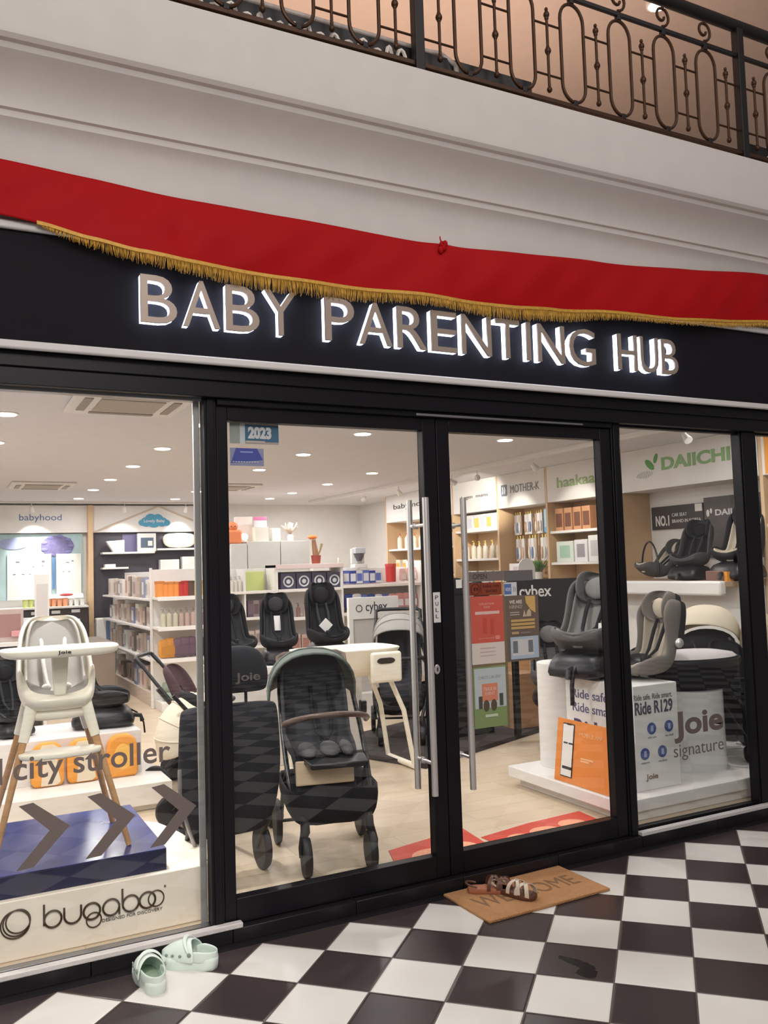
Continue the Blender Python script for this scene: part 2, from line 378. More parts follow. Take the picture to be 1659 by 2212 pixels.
# ------------------------------------------------------------------ red bunting cloth with gold fringe
def interp(T, x):
    if x <= T[0][0]: return T[0][1]
    for (a, p), (b, q) in zip(T, T[1:]):
        if x <= b:
            t = (x - a) / (b - a); t = t * t * (3 - 2 * t) * 0.5 + t * 0.5
            return p + (q - p) * t
    return T[-1][1]
TOP = [(-3, 3.40), (-0.94, 3.345), (-0.58, 3.336), (-0.18, 3.314), (0.26, 3.300), (0.74, 3.298), (1.17, 3.298), (1.67, 3.319), (2.22, 3.352), (2.96, 3.401), (3.63, 3.458), (4.6, 3.50), (6.5, 3.40)]
BOT = [(-3, 3.12), (-1.3, 3.12), (-0.94, 3.100), (-0.78, 3.088), (-0.58, 3.055), (-0.39, 3.022), (-0.19, 3.006), (0.25, 2.992), (0.6, 2.994), (0.99, 2.998), (1.27, 2.992), (1.56, 2.996), (1.87, 3.022), (2.2, 3.045), (2.74, 3.056), (3.6, 3.13), (4.6, 3.10), (6.5, 3.02)]
def clothy(x, t):  # t 0 top .. 1 bottom
    f = 0.012 * sin(x * 4.3 + 2.5 * t) + 0.008 * sin(x * 9.7 - 3 * t + 1) * t + 0.006 * sin(x * 21 + 6 * t) * t * (1 - t) * 3
    pin = math.exp(-((x - 1.17) / 0.09) ** 2) * (1 - t) * 0.02 - math.exp(-((x + 0.2) / 0.05) ** 2) * math.exp(-((t - 0.62) / 0.2) ** 2) * 0.02
    return -0.112 - 0.014 * sin(pi * min(1, t)) ** 1.0 - 0.045 * t - f * 1.15 - pin
bn = thing('red_bunting', 'long red satin cloth with gold fringe draped along the top of the black sign band', 'bunting', (0, 0, 0))
NX, NT = 380, 22; vs = []; fs = []
for i in range(NX + 1):
    x = -3 + 9.5 * i / NX; zt, zb = interp(TOP, x), interp(BOT, x)
    for j in range(NT + 1):
        t = j / NT; vs.append((x, clothy(x, t), zt + (zb - zt) * t))
for i in range(NX):
    for j in range(NT): a = i * (NT + 1) + j; fs.append((a, a + 1, a + NT + 2, a + NT + 1))
RED = mat('red_satin', (172, 14, 20), 0.6, vary=0.04, spec=0.12); 
MB().add(vs, fs).build('cloth', RED, bn, solid=0.003, ang=180)
GOLD = mat('gold_thread', (204, 156, 62), 0.5, vary=0.35, vscale=60, metal=0.15)
bd = MB()
bd.rings([[(x, clothy(x, 1) - 0.006, interp(BOT, x) + 0.008), (x, clothy(x, 1) - 0.008, interp(BOT, x) - 0.008), (x, clothy(x, 1) + 0.002, interp(BOT, x) - 0.008), (x, clothy(x, 1) + 0.002, interp(BOT, x) + 0.008)] for x in [-0.8 + 7.2 * i / 300 for i in range(301)]])
band = bd.build('fringe_band', GOLD, bn)
st = MB()
for k in range(2300):
    x = -0.78 + 7.1 * k / 2300 + random.uniform(-0.002, 0.002); z = interp(BOT, x) - 0.004; y = clothy(x, 1) - 0.003
    ln = (0.052 + 0.020 * sin(x * 2.1 + 1) ** 2) * random.uniform(0.75, 1.1) * min(1, 0.35 + (x + 0.8) * 2) * (1 if x < 1.5 else max(0.55, 1 - (x - 1.5) * 0.35)); dx = random.uniform(-0.006, 0.006) + 0.006 * sin(x * 47); w = random.uniform(0.0009, 0.0017)
    pts = [(x, y, z), (x + dx * 0.3, y - 0.004, z - ln * 0.5), (x + dx, y - 0.002 + random.uniform(-0.003, 0.003), z - ln)]
    st.tube(pts, [w, w * 1.2, w * 0.7], 4)
st.build('fringe_strands', GOLD, bn, ang=180)['kind'] = 'stuff'
kn = MB()
for k in range(5): kn.ell((1.155 + 0.012 * cos(k * 1.7), -0.135 - 0.004 * k, 3.272 + 0.018 * sin(k * 2.1)), (0.016, 0.012, 0.02), 10, 7)
kn.tube([(1.155, -0.135, 3.29), (1.14, -0.14, 3.32), (1.15, -0.13, 3.335)], 0.004, 6)
kn.build('tie_knot', RED, bn, sub=1)

# ------------------------------------------------------------------ gallery railing
rl = thing('gallery_railing', 'black and bronze wrought iron railing along the upper gallery edge', 'railing', (0, 0, 0))
YR = -0.30
for x in (-1.355, 0.955, 3.265, 5.575): MB().box(x - 0.026, x + 0.026, YR - 0.026, YR + 0.026, 4.06, 4.95).build('post', IRON, rl, bevel=0.004, label='black square railing post')
MB().box(-4, 7.5, YR - 0.012, YR + 0.012, 4.10, 4.125).build('bottom_rail', BRONZE, rl, bevel=0.003)
MB().box(-4, 7.5, YR - 0.01, YR + 0.01, 4.725, 4.75).build('upper_rail', IRON, rl, bevel=0.003)
MB().tube([(-4, YR, 4.93), (7.5, YR, 4.93)], 0.036, 16).build('handrail', IRON, rl)
for seg in (-1.355, 0.955, 3.265):
    for k in range(7):
        x = seg + 0.128 + 0.343 * k
        if x > 4.6 or x < -0.6: continue
        b = MB().tube([(x, YR, 4.17), (x, YR, 4.60)], 0.008, 8)
        for z, r in ((4.175, 0.015), (4.20, 0.009), (4.375, 0.011), (4.392, 0.018), (4.41, 0.011), (4.575, 0.012), (4.595, 0.017), (4.625, 0.010)): b.ell((x, YR, z), (r, r, r * 1.2), 10, 6)
        b.build('knobbed_bar', BRONZE, rl, ang=60)
        for z in (4.255, 4.54): MB().tube([(x - 0.092, YR, z), (x + 0.092, YR, z)], 0.006, 8).build('cross_bar', BRONZE, rl)
        if k < 6:
            c = x + 0.1715; h = 0.080; pts = []
            for a in range(0, 181, 15): pts.append((c + h * cos(R(a)), YR, 4.60 + 0.10 * sin(R(a))))
            for a in range(180, 361, 15): pts.append((c + h * cos(R(a)), YR, 4.235 + 0.095 * sin(R(a))))
            MB().tube(pts, 0.0095, 8, closed=True).build('oval_loop', BRONZE, rl)
            for z in (4.118, 4.70): MB().box(c - 0.014, c + 0.014, YR - 0.014, YR + 0.014, z, z + 0.03).build('clamp', IRON, rl, bevel=0.003)
            sc = []
            for a in range(-60, 400, 20):
                rr = 0.062 * (1 - (a + 60) / 640.0); sc.append((c + rr * cos(R(a - 30)), YR, 4.825 + rr * 1.05 * sin(R(a - 30))))
            MB().tube(sc, 0.0085, 8).build('scroll', BRONZE, rl)
gs = thing('gallery_sign_board', 'long black sign board seen from below behind the upper railing with white pipe', 'sign', (0, 0, 0))
MB().box(-1.3, 1.69, -0.25, -0.225, 4.06, 4.225).build('board', BLKP, gs, bevel=0.002)
bl = MB()
bx = -0.6
while bx < 0.93:
    w = random.choice((0.018, 0.03, 0.045, 0.05)); h = random.choice((0.03, 0.045, 0.06))
    pts = [(bx + w * 0.5 + w * 0.5 * cos(R(a)), -0.262, 4.13 + h * sin(R(a))) for a in range(0, 181, 30)]
    bl.tube(pts, 0.010, 6); bx += w + 0.028
bl.build('raised_edges', mat('letter_cream', (226, 218, 210), 0.5), gs)
MB().tube([(-1.3, -0.20, 4.275), (1.08, -0.20, 4.265), (1.13, -0.22, 4.26), (1.20, -0.26, 4.19), (1.205, -0.27, 4.06)], 0.014, 12).build('pipe', mat('pipe_white', (190, 180, 174), 0.4), gs)
g2 = thing('gallery_sign_board', 'short dark box with round white knobs behind the railing at the far right', 'sign', (0, 0, 0))
MB().box(3.33, 4.6, -0.245, -0.2, 4.06, 4.23).build('board', BLKP, g2, bevel=0.002)
MB().ell((3.55, -0.26, 4.14), (0.03, 0.012, 0.035)).build('knob', mat('letter_cream', (206, 196, 186), 0.5), g2)
gl = thing('gallery_lamp', 'glowing round ceiling lamp above the upper gallery railing', 'lamp', (4.55, 1.55, 6.6))
MB().lathe([(0.10, 0), (0.10, -0.03), (0.085, -0.035)], n=28).build('housing', WHITE, gl)
MB().lathe([(0.083, -0.034), (0.06, -0.05), (0.001, -0.055)], n=28).build('diffuser', LEDM, gl)
#SPLIT
# ------------------------------------------------------------------ lamps of the shop
ORD = ('first', 'second', 'third', 'fourth', 'fifth', 'sixth')
def downlight(x, y, lab, pw=15.0):
    t = thing('downlight', lab, 'ceiling lamp', (x, y, 2.75), group='recessed ceiling lamps')
    MB().lathe([(0.062, 0.0), (0.082, 0.0), (0.082, -0.006), (0.062, -0.008)], n=28).build('rim', WHITE, t)
    MB().lathe([(0.001, -0.004), (0.066, -0.004), (0.066, -0.012), (0.001, -0.013)], n=28).build('diffuser', LEDM, t)
    area('lamp', (0, 0, -0.02), 0.12, 0.12, pw, (255, 250, 248), parent=t, shape='DISK')
for x, ys in ((-0.76, (1.15, 2.445, 3.8, 5.15)), (0.605, (2.5, 3.82, 5.16, 6.49, 7.77, 9.12)), (1.98, (2.56, 3.89, 5.2, 7.84, 9.07)), (2.03, (1.2,)), (3.40, (2.53, 5.25, 6.58, 7.88, 8.84)), (4.42, (7.90, 8.91)), (-2.1, (1.2, 3.8, 6.5, 9.1)), (4.5, (0.9,)), (-0.6, (0.38,)), (0.9, (0.38,)), (2.9, (0.38,))):
    for i, y in enumerate(ys): downlight(x, y, 'round recessed ceiling lamp, %s counted inwards in the %s' % (ORD[i], {-0.6: 'added fill row behind shop header, left', 0.9: 'added fill row behind shop header, middle', 2.9: 'added fill row behind shop header, right', -0.76: 'leftmost column seen', 0.605: 'long column behind the left window', 1.98: 'column behind the left door', 2.03: 'spot just inside the left door head', 3.40: 'column left of the wall track', 4.42: 'short column nearest the far corner', -2.1: 'column beyond the left edge', 4.5: 'spot above the right window'}[x]), (38 if x == -0.6 else 10) if y == 0.38 else 12.5)  # header row: out-of-view lamps added to lift the window display

def cassette(x, y, lab):
    t = thing('ceiling_air_conditioner', lab, 'air conditioner', (x, y, 2.75))
    MB().box(-0.36, 0.36, -0.36, 0.36, -0.028, 0.0).build('panel', WHITE, t, bevel=0.012)
    gm = mat('grille_beige', (176, 164, 152), 0.6)
    MB().box(-0.2, 0.2, -0.2, 0.2, -0.036, -0.026).build('intake_grille', gm, t, bevel=0.01)
    for k in range(4):
        MB().box(-0.21, 0.21, 0.245, 0.30, -0.035, -0.026, M=Matrix.Rotation(k * pi / 2, 4, 'Z')).build('louvre', mat('louvre_grey', (150, 140, 130), 0.5), t, bevel=0.004)
cassette(-0.07, 1.80, 'white square ceiling air conditioner nearest the left window')
cassette(-0.07, 7.25, 'small looking ceiling air conditioner far back above the left aisle')
cassette(2.2, 7.1, 'faint ceiling air conditioner above the middle shelves, seen through the left door')

def spot(name_lab, loc, aim, power, track=True, ang=50):
    t = thing('track_spotlight', name_lab, 'spotlight', loc, group='white track spotlights', sc=0.75)
    d = (Vector(aim) - Vector(loc)).normalized(); q = d.to_track_quat('-Z', 'Y').to_matrix().to_4x4()
    h = Matrix.Translation((0, 0, -0.10)) @ q
    MB().cyl((0, 0, -0.005), (0, 0, -0.09), 0.008, n=12).build('stem', WHITE, t)
    hd = MB().lathe([(0.001, 0.05), (0.022, 0.05), (0.03, 0.02), (0.046, -0.06), (0.048, -0.075), (0.042, -0.075)], n=24, M=h).build('head', WHITE, t)
    MB().lathe([(0.001, -0.066), (0.041, -0.066), (0.041, -0.07), (0.001, -0.071)], n=24, M=h).build('lens', LEDM, hd)
    l = bpy.data.lights.new('spot_lamp', 'SPOT'); l.energy = power; l.color = lin((255, 247, 236))[:3]; l.spot_size = R(ang); l.spot_blend = 0.6; l.shadow_soft_size = 0.03
    o = bpy.data.objects.new('spot_lamp', l); COL.objects.link(o); o.parent = t; o.matrix_local = Matrix.Translation((0, 0, -0.10)) @ q @ Matrix.Translation((0, 0, -0.08))
    return t
spot('white spotlight with glowing lens seen through the right window', (4.29, 1.25, 2.70), (4.1, 0.2, 1.6), 14)
tag(MB().box(4.27, 4.31, 0.5, 9.4, 2.70, 2.75).build('lighting_track', WHITE, bevel=0.003), 'long white lighting track under the ceiling along the right-hand bays', 'lighting track')
tag(MB().box(-2.9, 2.45, 9.72, 9.76, 2.72, 2.75).build('lighting_track', WHITE, bevel=0.003), 'white lighting track under the ceiling in front of the back wall', 'lighting track')
spot('white spotlight throwing the brightest spot onto the panel left of the leaf-mark logo panel', (4.29, 4.35, 2.70), (5.2, 5.75, 2.42), 190, ang=44)
spot('white spotlight hanging in front of the second panel from the right door post', (4.29, 3.30, 2.70), (5.2, 3.7, 2.20), 50)
spot('white spotlight nearest the right door post', (4.29, 2.25, 2.70), (4.9, 1.2, 1.6), 25)
spot('white spotlight fourth from the right door post', (4.29, 4.9, 2.70), (5.2, 4.8, 2.20), 50)
spot('white spotlight behind the long door handle', (4.29, 6.25, 2.70), (5.3, 7.3, 1.9), 90)
spot('white spotlight farthest along the right-hand track', (4.29, 7.3, 2.70), (4.4, 9.9, 2.0), 20)
spot('white spotlight above the babyhood panel at far left', (0.03, 9.74, 2.72), (0.15, 10.2, 1.70), 120, ang=80)
spot('white spotlight right of the cloud-shaped logo', (2.30, 9.70, 2.72), (2.25, 10.2, 2.15), 70, ang=60)
spot('white spotlight left of the cloud-shaped logo', (1.35, 9.70, 2.72), (1.4, 10.2, 1.9), 22, ang=80)

# ------------------------------------------------------------------ soft goods builders
def trough(mb, path, M=None, thick=0.03, n_in=0):
    """path stations (y, z, width, wing, wing_lean); the wings rise towards the child side of the path"""
    m = len(path); rs = []
    for i, (y, z, w, d) in enumerate(path):
        a = path[max(0, i - 1)]; b = path[min(m - 1, i + 1)]
        t = Vector((0, b[0] - a[0], b[1] - a[1])); t.normalize()
        nrm = Vector((0, t.z, -t.y))  # towards the child when the path runs from the top of the back to the front lip
        if nrm.y > 0.2 and i < m * 0.5: nrm = -nrm
        p = Vector((0, y, z)); h = w / 2; T = thick
        def q(x, s): return tuple(p + Vector((x, 0, 0)) + nrm * s)
        rs.append([q(-h, d), q(-h, d * 0.4), q(-h * 0.86, -T), q(-h * 0.3, -T * 1.4), q(h * 0.3, -T * 1.4), q(h * 0.86, -T), q(h, d * 0.4), q(h, d),
                   q(h - T, d), q(h - T, d * 0.4), q(h * 0.72, 0.0), q(h * 0.25, -T * 0.25), q(-h * 0.25, -T * 0.25), q(-h * 0.72, 0.0), q(-h + T, d * 0.4), q(-h + T, d)])
    return mb.rings(rs, M=M)

def car_seat(lab, loc, rz, c_shell, c_pad, c_head, tilt=0, sc=1.0, base='box', group=None, tagcol=None, tether=False, bar=False, wing=1.0):
    t = thing('car_seat', lab, 'car seat', loc, rz, group, sc=sc)
    TM = Matrix.Translation((0, 0, 0.16)) @ Matrix.Rotation(R(tilt), 4, 'X')
    P = [(0.255, 0.60, 0.24, 0.05 * wing), (0.245, 0.57, 0.33, 0.11 * wing), (0.215, 0.46, 0.40, 0.16 * wing), (0.17, 0.32, 0.40, 0.13), (0.13, 0.18, 0.42, 0.10), (0.09, 0.085, 0.44, 0.12), (0.0, 0.045, 0.45, 0.14), (-0.12, 0.05, 0.44, 0.12), (-0.22, 0.075, 0.38, 0.06), (-0.25, 0.06, 0.28, 0.015)]
    trough(MB(), P, TM, 0.034).build('shell', c_shell, t, sub=2)
    P2 = [(y - (0.022 if i < 5 else 0), z + (0.0 if i < 5 else 0.022), w * 0.80, d * 0.55) for i, (y, z, w, d) in enumerate(P)]
    P2[0] = (0.235, 0.585, 0.20, 0.03)
    trough(MB(), P2, TM, 0.022).build('cushion', c_pad, t, sub=2)
    hd = MB(); PH = [(0.235, 0.665, 0.16, 0.03), (0.225, 0.64, 0.26, 0.10), (0.20, 0.55, 0.30, 0.15), (0.178, 0.44, 0.29, 0.12), (0.17, 0.41, 0.22, 0.04)]
    trough(hd, PH, TM, 0.028).build('headrest', c_head, t, sub=2)
    hp = MB().ell((0, 0.155, 0.53), (0.10, 0.03, 0.085), M=TM).build('head_pillow', c_pad, t, sub=1)
    for s in (-1, 1):
        MB().tube([TM @ Vector((s * 0.055, 0.16, 0.44)), TM @ Vector((s * 0.06, 0.115, 0.34)), TM @ Vector((s * 0.05, 0.05, 0.20)), TM @ Vector((s * 0.012, -0.04, 0.12))], [0.012, 0.016, 0.014, 0.008], 8).build('harness_strap', BLKF if c_pad is not BLKF else CHAR, t)
    MB().box(-0.022, 0.022, -0.07, -0.03, 0.085, 0.145, M=TM).build('buckle', BLKP, t, bevel=0.008)
    MB().prism([(-0.05, 0.07), (0.05, 0.07), (0.035, 0.0), (-0.035, 0.0)], -0.155, -0.13, 'xz', M=TM).build('crotch_pad', c_pad, t, bevel=0.01)
    if base == 'box':
        MB().rings([[(x * w, y * d - 0.01, z) for x, y in ((-1, -0.8), (-0.8, -1), (0.8, -1), (1, -0.8), (1, 0.8), (0.8, 1), (-0.8, 1), (-1, 0.8))] for z, w, d in ((0.0, 0.20, 0.27), (0.05, 0.215, 0.28), (0.12, 0.20, 0.25), (0.20, 0.16, 0.18))]).build('base', BLKP, t, sub=1)
    if base in ('box', 'leg'):
        MB().tube([(0, -0.20, 0.09), (0, -0.33, 0.07), (0, -0.345, 0.02)], 0.02, 10).build('base_arm', BLKP, t)
    if tagcol is not None:
        MB().box(-0.05, 0.05, -0.004, 0.0, 0.22, 0.40, M=TM @ Matrix.Translation((0.02, 0.06, 0)) @ Matrix.Rotation(R(-12), 4, 'X')).build('hang_tag', tagcol, t, bevel=0.002, label='hanging paper tag')
    if tether:
        MB().tube([(0.1, -0.2, 0.14), (0.13, -0.3, 0.08), (0.16, -0.36, -0.02), (0.19, -0.37, -0.12)], 0.008, 8).build('tether_strap', BLKF, t)
    if bar:
        pts = [(0.225 * cos(R(a)), -0.02, 0.22 + 0.42 * sin(R(a))) for a in range(0, 181, 12)]
        MB().tube(pts, 0.013, 10).build('carry_handle', BLKP, t)
    return t

def wheel(name, par, c, r, w, hubm, n=28):
    o = MB().lathe([(r * 0.72, -w / 2), (r * 0.93, -w / 2), (r, -w * 0.25), (r, w * 0.25), (r * 0.93, w / 2), (r * 0.72, w / 2)], c, n, 'x').rings([[(c[0] + h, c[1] + rr * cos(2 * pi * k / n), c[2] + rr * sin(2 * pi * k / n)) for k in range(n)] for h, rr in ((-w / 2, r * 0.72), (w / 2, r * 0.72))], cap=False).build(name, RUB, par)
    h = MB().lathe([(0.001, -w * 0.45), (r * 0.25, -w * 0.45), (r * 0.72, -w * 0.2), (r * 0.72, w * 0.2), (r * 0.25, w * 0.45), (0.001, w * 0.45)], c, n, 'x').build('hub', hubm, o)
    return o

def canopy(mb, w, r, a0, a1, c, M=None, n=14, m=10, flat=0.75):
    rs = []
    for i in range(m + 1):
        a = R(a0 + (a1 - a0) * i / m); row = []
        sc = 1 - 0.03 * (i % 2)
        for k in range(n + 1):
            f = pi * k / n; x = -cos(f); e = abs(sin(f)) ** flat
            row.append((c[0] + w / 2 * (abs(x) ** 0.85) * (1 if x > 0 else -1), c[1] + cos(a) * r * e * sc, c[2] + sin(a) * r * e * sc))
        rs.append(row)
    for i in (0, 3, 6): mb.tube(rs[i][1:-1], 0.006, 6, M=M) if False else None
    L = n + 1
    vs = [p for row in rs for p in row]
    fs = [(i * L + k, i * L + k + 1, (i + 1) * L + k + 1, (i + 1) * L + k) for i in range(m) for k in range(n)]
    return mb.add(vs, fs, M), rs

def stroller(lab, loc, rz, fab, seatf, hubm, canf=None, sc=1.0, has_canopy=True, a=(62, 172), wr=(0.075, 0.115), dz=0.0, bks=1.0, barm=None, basket=None, handle=True, frame=None, canz=0.78, canr=0.27, ox=0.0, cw=0.44):
    t = thing('stroller', lab, 'stroller', loc, rz, sc=sc); frame = frame or BLKP; barm = barm or BROWNH
    fx, rx = 0.17, 0.245
    for s in (-1, 1):
        wheel('front_wheel', t, (s * fx, -0.30, wr[0]), wr[0], 0.04, hubm)
        wheel('rear_wheel', t, (s * rx, 0.30, wr[1]), wr[1], 0.035, hubm)
        MB().tube([(s * fx, -0.27, wr[0] * 2 + 0.07), (s * fx, -0.28, wr[0] * 2 + 0.02), (s * (fx + 0.028), -0.30, wr[0] * 1.5), (s * (fx + 0.028), -0.30, wr[0])], [0.024, 0.026, 0.013, 0.010], 12).build('fork', BLKP, t)
        MB().tube([(s * fx, -0.27, wr[0] * 2 + 0.06), (s * 0.215, -0.15, 0.36), (s * 0.225, 0.0, 0.52), (s * 0.225, 0.13, 0.66), (s * 0.215, 0.30, 0.86), (s * 0.20, 0.40, 0.98)], 0.014, 12).build('side_frame', frame, t)
        MB().tube([(s * 0.222, -0.02, 0.50), (s * 0.23, 0.12, 0.33), (s * (rx - 0.02), 0.30, wr[1])], 0.013, 12).build('rear_leg', frame, t)
    MB().tube([(-rx + 0.02, 0.30, wr[1]), (rx - 0.02, 0.30, wr[1])], 0.010, 10).build('rear_axle', frame, t)
    if handle: MB().tube([(-0.20, 0.40, 0.98), (-0.20, 0.46, 1.045), (-0.16, 0.475, 1.06), (0.16, 0.475, 1.06), (0.20, 0.46, 1.045), (0.20, 0.40, 0.98)], 0.017, 12).build('handlebar', barm, t)
    P = [(0.27, 0.98, 0.26, 0.02), (0.24, 0.90, 0.36, 0.07), (0.19, 0.78, 0.38, 0.09), (0.13, 0.64, 0.38, 0.09), (0.08, 0.53, 0.38, 0.09), (0.02, 0.48, 0.38, 0.09), (-0.10, 0.475, 0.37, 0.08), (-0.19, 0.48, 0.36, 0.03), (-0.215, 0.44, 0.34, 0.01), (-0.235, 0.34, 0.32, 0.01), (-0.25, 0.30, 0.30, 0.01)]
    P = [(y, z + (dz if i < 9 else dz * 0.6), w, d) for i, (y, z, w, d) in enumerate(P)]
    trough(MB(), P, Matrix.Translation((ox, 0, 0)), 0.024).build('seat', seatf, t, sub=2)
    for s in (-1, 1): MB().tube([(s * 0.05, 0.19, 0.80 + dz), (s * 0.055, 0.12, 0.68 + dz), (s * 0.04, 0.05, 0.56 + dz), (0, -0.02, 0.53 + dz)], 0.011, 8).build('harness_strap', BLKF, t)
    bk = basket or BLKF
    rs = []
    for z, hw, y0, y1 in ((0.20, 0.15, -0.17, 0.20), (0.26, 0.19, -0.24, 0.26), (0.34, 0.205, -0.26, 0.29), (0.40 + 0.1 * (bks - 1), 0.21, -0.25, 0.30)):
        hw *= bks; y0 *= bks ** 0.5
        rs.append([(-hw, y0 + 0.03, z), (-hw + 0.03, y0, z), (hw - 0.03, y0, z), (hw, y0 + 0.03, z), (hw, y1 - 0.03, z), (hw - 0.03, y1, z), (-hw + 0.03, y1, z), (-hw, y1 - 0.03, z)])
    rs += [[(x * 0.92, y * 0.94, z) for x, y, z in r] for r in (rs[3], rs[2], rs[1])]
    MB().rings(rs).build('basket', bk, t, sub=1)
    MB().tube([(0.23 * cos(R(q)), 0.0 - 0.26 * sin(R(q)) , 0.67 + dz * 0.55 + (0.02 + dz * 0.6) * sin(R(q))) for q in range(0, 181, 15)], 0.016, 12).build('bumper_bar', barm, t)
    if has_canopy:
        mb, rows = canopy(MB(), cw, canr, a[0], a[1], (ox, 0.17, canz))
        cn = mb.build('canopy', canf or fab, t, solid=0.008, sub=1)
        MB().tube(rows[-1], 0.008, 8).build('canopy_hem', CHAR if canf is None else fab, cn)
        for q_ in (2, 4, 6, 8): MB().tube([(p[0] * 1.01, p[1] * 1.0, p[2] + 0.002) for p in rows[q_]], 0.0045, 6).build('canopy_rib', fab, cn)
    return t
#SPLIT
# ------------------------------------------------------------------ left window display
dp = thing('display_platform', 'low cream display platform with ringed bugaboo lettering along its front face', 'platform', (0, 0, 0))
PCR = mat('platform_cream', (250, 236, 220), 0.6)
poly = [(-3.0, 0.12), (-0.075, 0.12), (-0.05, 0.16), (-0.03, 0.30), (-0.025, 0.45), (-0.045, 0.65), (-0.075, 0.80), (-0.11, 0.92), (-0.2, 1.03), (-3.0, 1.1)]
MB().prism(poly, 0.06, 0.302, 'xy').build('body', PCR, dp, bevel=0.004)
LOGOM = mat('logo_bronze', (74, 54, 38), 0.35, metal=0.4); Yb = 0.116
def ring(cx, cz, r, th=0.0045, m=LOGOM, a0=0, a1=360, par=dp, nm='logo_ring', y=Yb):
    pts = [(cx + r * cos(R(a)), y, cz + r * sin(R(a))) for a in range(a0, a1 + (0 if a1 - a0 >= 360 else 1), 10)]
    return MB().tube(pts, th, 8, closed=(a1 - a0 >= 360)).build(nm, m, par)
def stem(x, z0, z1, th=0.0045, par=dp, y=Yb, m=LOGOM, nm='letter_stem'): return MB().tube([(x, y, z0), (x, y, z1)], th, 8).build(nm, m, par)
zc, rr = 0.199, 0.034
ring(-0.727, zc, rr); stem(-0.762, zc - 0.02, zc + 0.065)
ring(-0.648, zc, rr, a0=180, a1=360); stem(-0.682, zc, zc + 0.036); stem(-0.614, zc, zc + 0.036)
ring(-0.570, zc, rr); ring(-0.562, zc - 0.038, rr * 0.9, 0.0028)
ring(-0.490, zc, rr); stem(-0.456, zc - 0.034, zc + 0.01)
ring(-0.407, zc, rr); stem(-0.442, zc, zc + 0.068)
ring(-0.335, zc, rr); ring(-0.297, zc, rr, 0.0028)
for a, r in ((0, 0.052), (0.006, 0.047), (-0.005, 0.056)): ring(-0.868 + a, 0.212 + a, r, 0.0028)
MB().text('DESIGNED FOR DISCOVERY', -0.528, -0.270, 0.143, 0.156, 0.117, 0.002).build('tagline', INK, dp, smooth=False)
MB().text('\u00ae', -0.262, -0.252, 0.238, 0.248, 0.117, 0.002).build('registered_mark', INK, dp, smooth=False)

db = thing('display_block', 'flat glossy navy blue display block under the wooden-legged high chair', 'display block', (-1.42, 0.577, 0.302))
MB().box(-1.18, 1.18, -0.423, 0.423, 0.0, 0.092).build('body', NAVY_SHADE, db, bevel=0.002)  # one block; darker body and lighter top sheet stand in for shade and light
MB().box(-1.18, 1.18, -0.423, 0.423, 0.092, 0.096).build('lit_top', NAVY, db, bevel=0.001)

hc = thing('high_chair', 'cream high chair with wide tray and pale wooden legs standing on the navy block', 'high chair', (-0.665, 0.50, 0.40))
TP = [(0.20, 1.045, 0.16, 0.01), (0.197, 1.03, 0.24, 0.05), (0.185, 0.96, 0.315, 0.09), (0.165, 0.85, 0.335, 0.12), (0.14, 0.76, 0.345, 0.14), (0.10, 0.68, 0.345, 0.17), (0.0, 0.638, 0.345, 0.19), (-0.10, 0.645, 0.335, 0.17), (-0.15, 0.67, 0.30, 0.11), (-0.16, 0.70, 0.26, 0.02)]
trough(MB(), TP, None, 0.022).build('seat_shell', CREAMP, hc, sub=2)
TQ = [(y - 0.022 if i < 6 else y, z + (0.0 if i < 6 else 0.022), w * 0.80, d * 0.6) for i, (y, z, w, d) in enumerate(TP)]
TQ[0] = (0.175, 1.02, 0.13, 0.01)
trough(MB(), TQ[:9], None, 0.018).build('seat_liner', mat('liner_grey', (178, 172, 166), 0.6), hc, sub=2)
for s in (-1, 1):
    MB().tube([(s * 0.055, 0.13, 0.945), (s * 0.052, 0.115, 0.90), (s * 0.05, 0.10, 0.84), (s * 0.04, 0.05, 0.74), (s * 0.02, 0.0, 0.69)], [0.010, 0.013, 0.012, 0.010, 0.010], 8).build('harness_strap', mat('strap_white', (224, 220, 214), 0.7), hc, sub=1)
    MB().ell((s * 0.045, -0.01, 0.72), (0.022, 0.014, 0.018)).build('buckle', mat('strap_white', (224, 220, 214)), hc)
MB().prism([(-0.038, 0.875), (0.038, 0.875), (0.024, 0.665), (-0.024, 0.665)], -0.155, -0.135).build('crotch_post', CREAMP, hc, bevel=0.008)
tr = [(-0.26, -0.10), (-0.25, -0.26), (-0.20, -0.32), (0.20, -0.32), (0.25, -0.26), (0.26, -0.10), (0.22, -0.03), (-0.22, -0.03)]
def scaled(pl, k, dy=0): return [(x * k, (y + 0.18) * k - 0.18 + dy) for x, y in pl]
MB().rings([[(x, y, z) for x, y in scaled(tr, k)] for z, k in ((0.875, 0.86), (0.888, 0.97), (0.905, 1.0), (0.918, 1.0), (0.918, 0.95), (0.905, 0.90))]).build('tray', CREAMP, hc, sub=2)
MB().text('Joie', -0.028, 0.028, 0.893, 0.912, -0.3225, 0.003, bold=0.015).build('tray_lettering', INKB, hc, smooth=False)
MB().rings([[(x * a, y * b, z) for x, y in ((-1, -0.7), (-0.7, -1), (0.7, -1), (1, -0.7), (1, 0.7), (0.7, 1), (-0.7, 1), (-1, 0.7))] for z, a, b in ((0.575, 0.135, 0.12), (0.60, 0.15, 0.135), (0.65, 0.14, 0.13))]).build('under_frame', CREAMP, hc, sub=1)
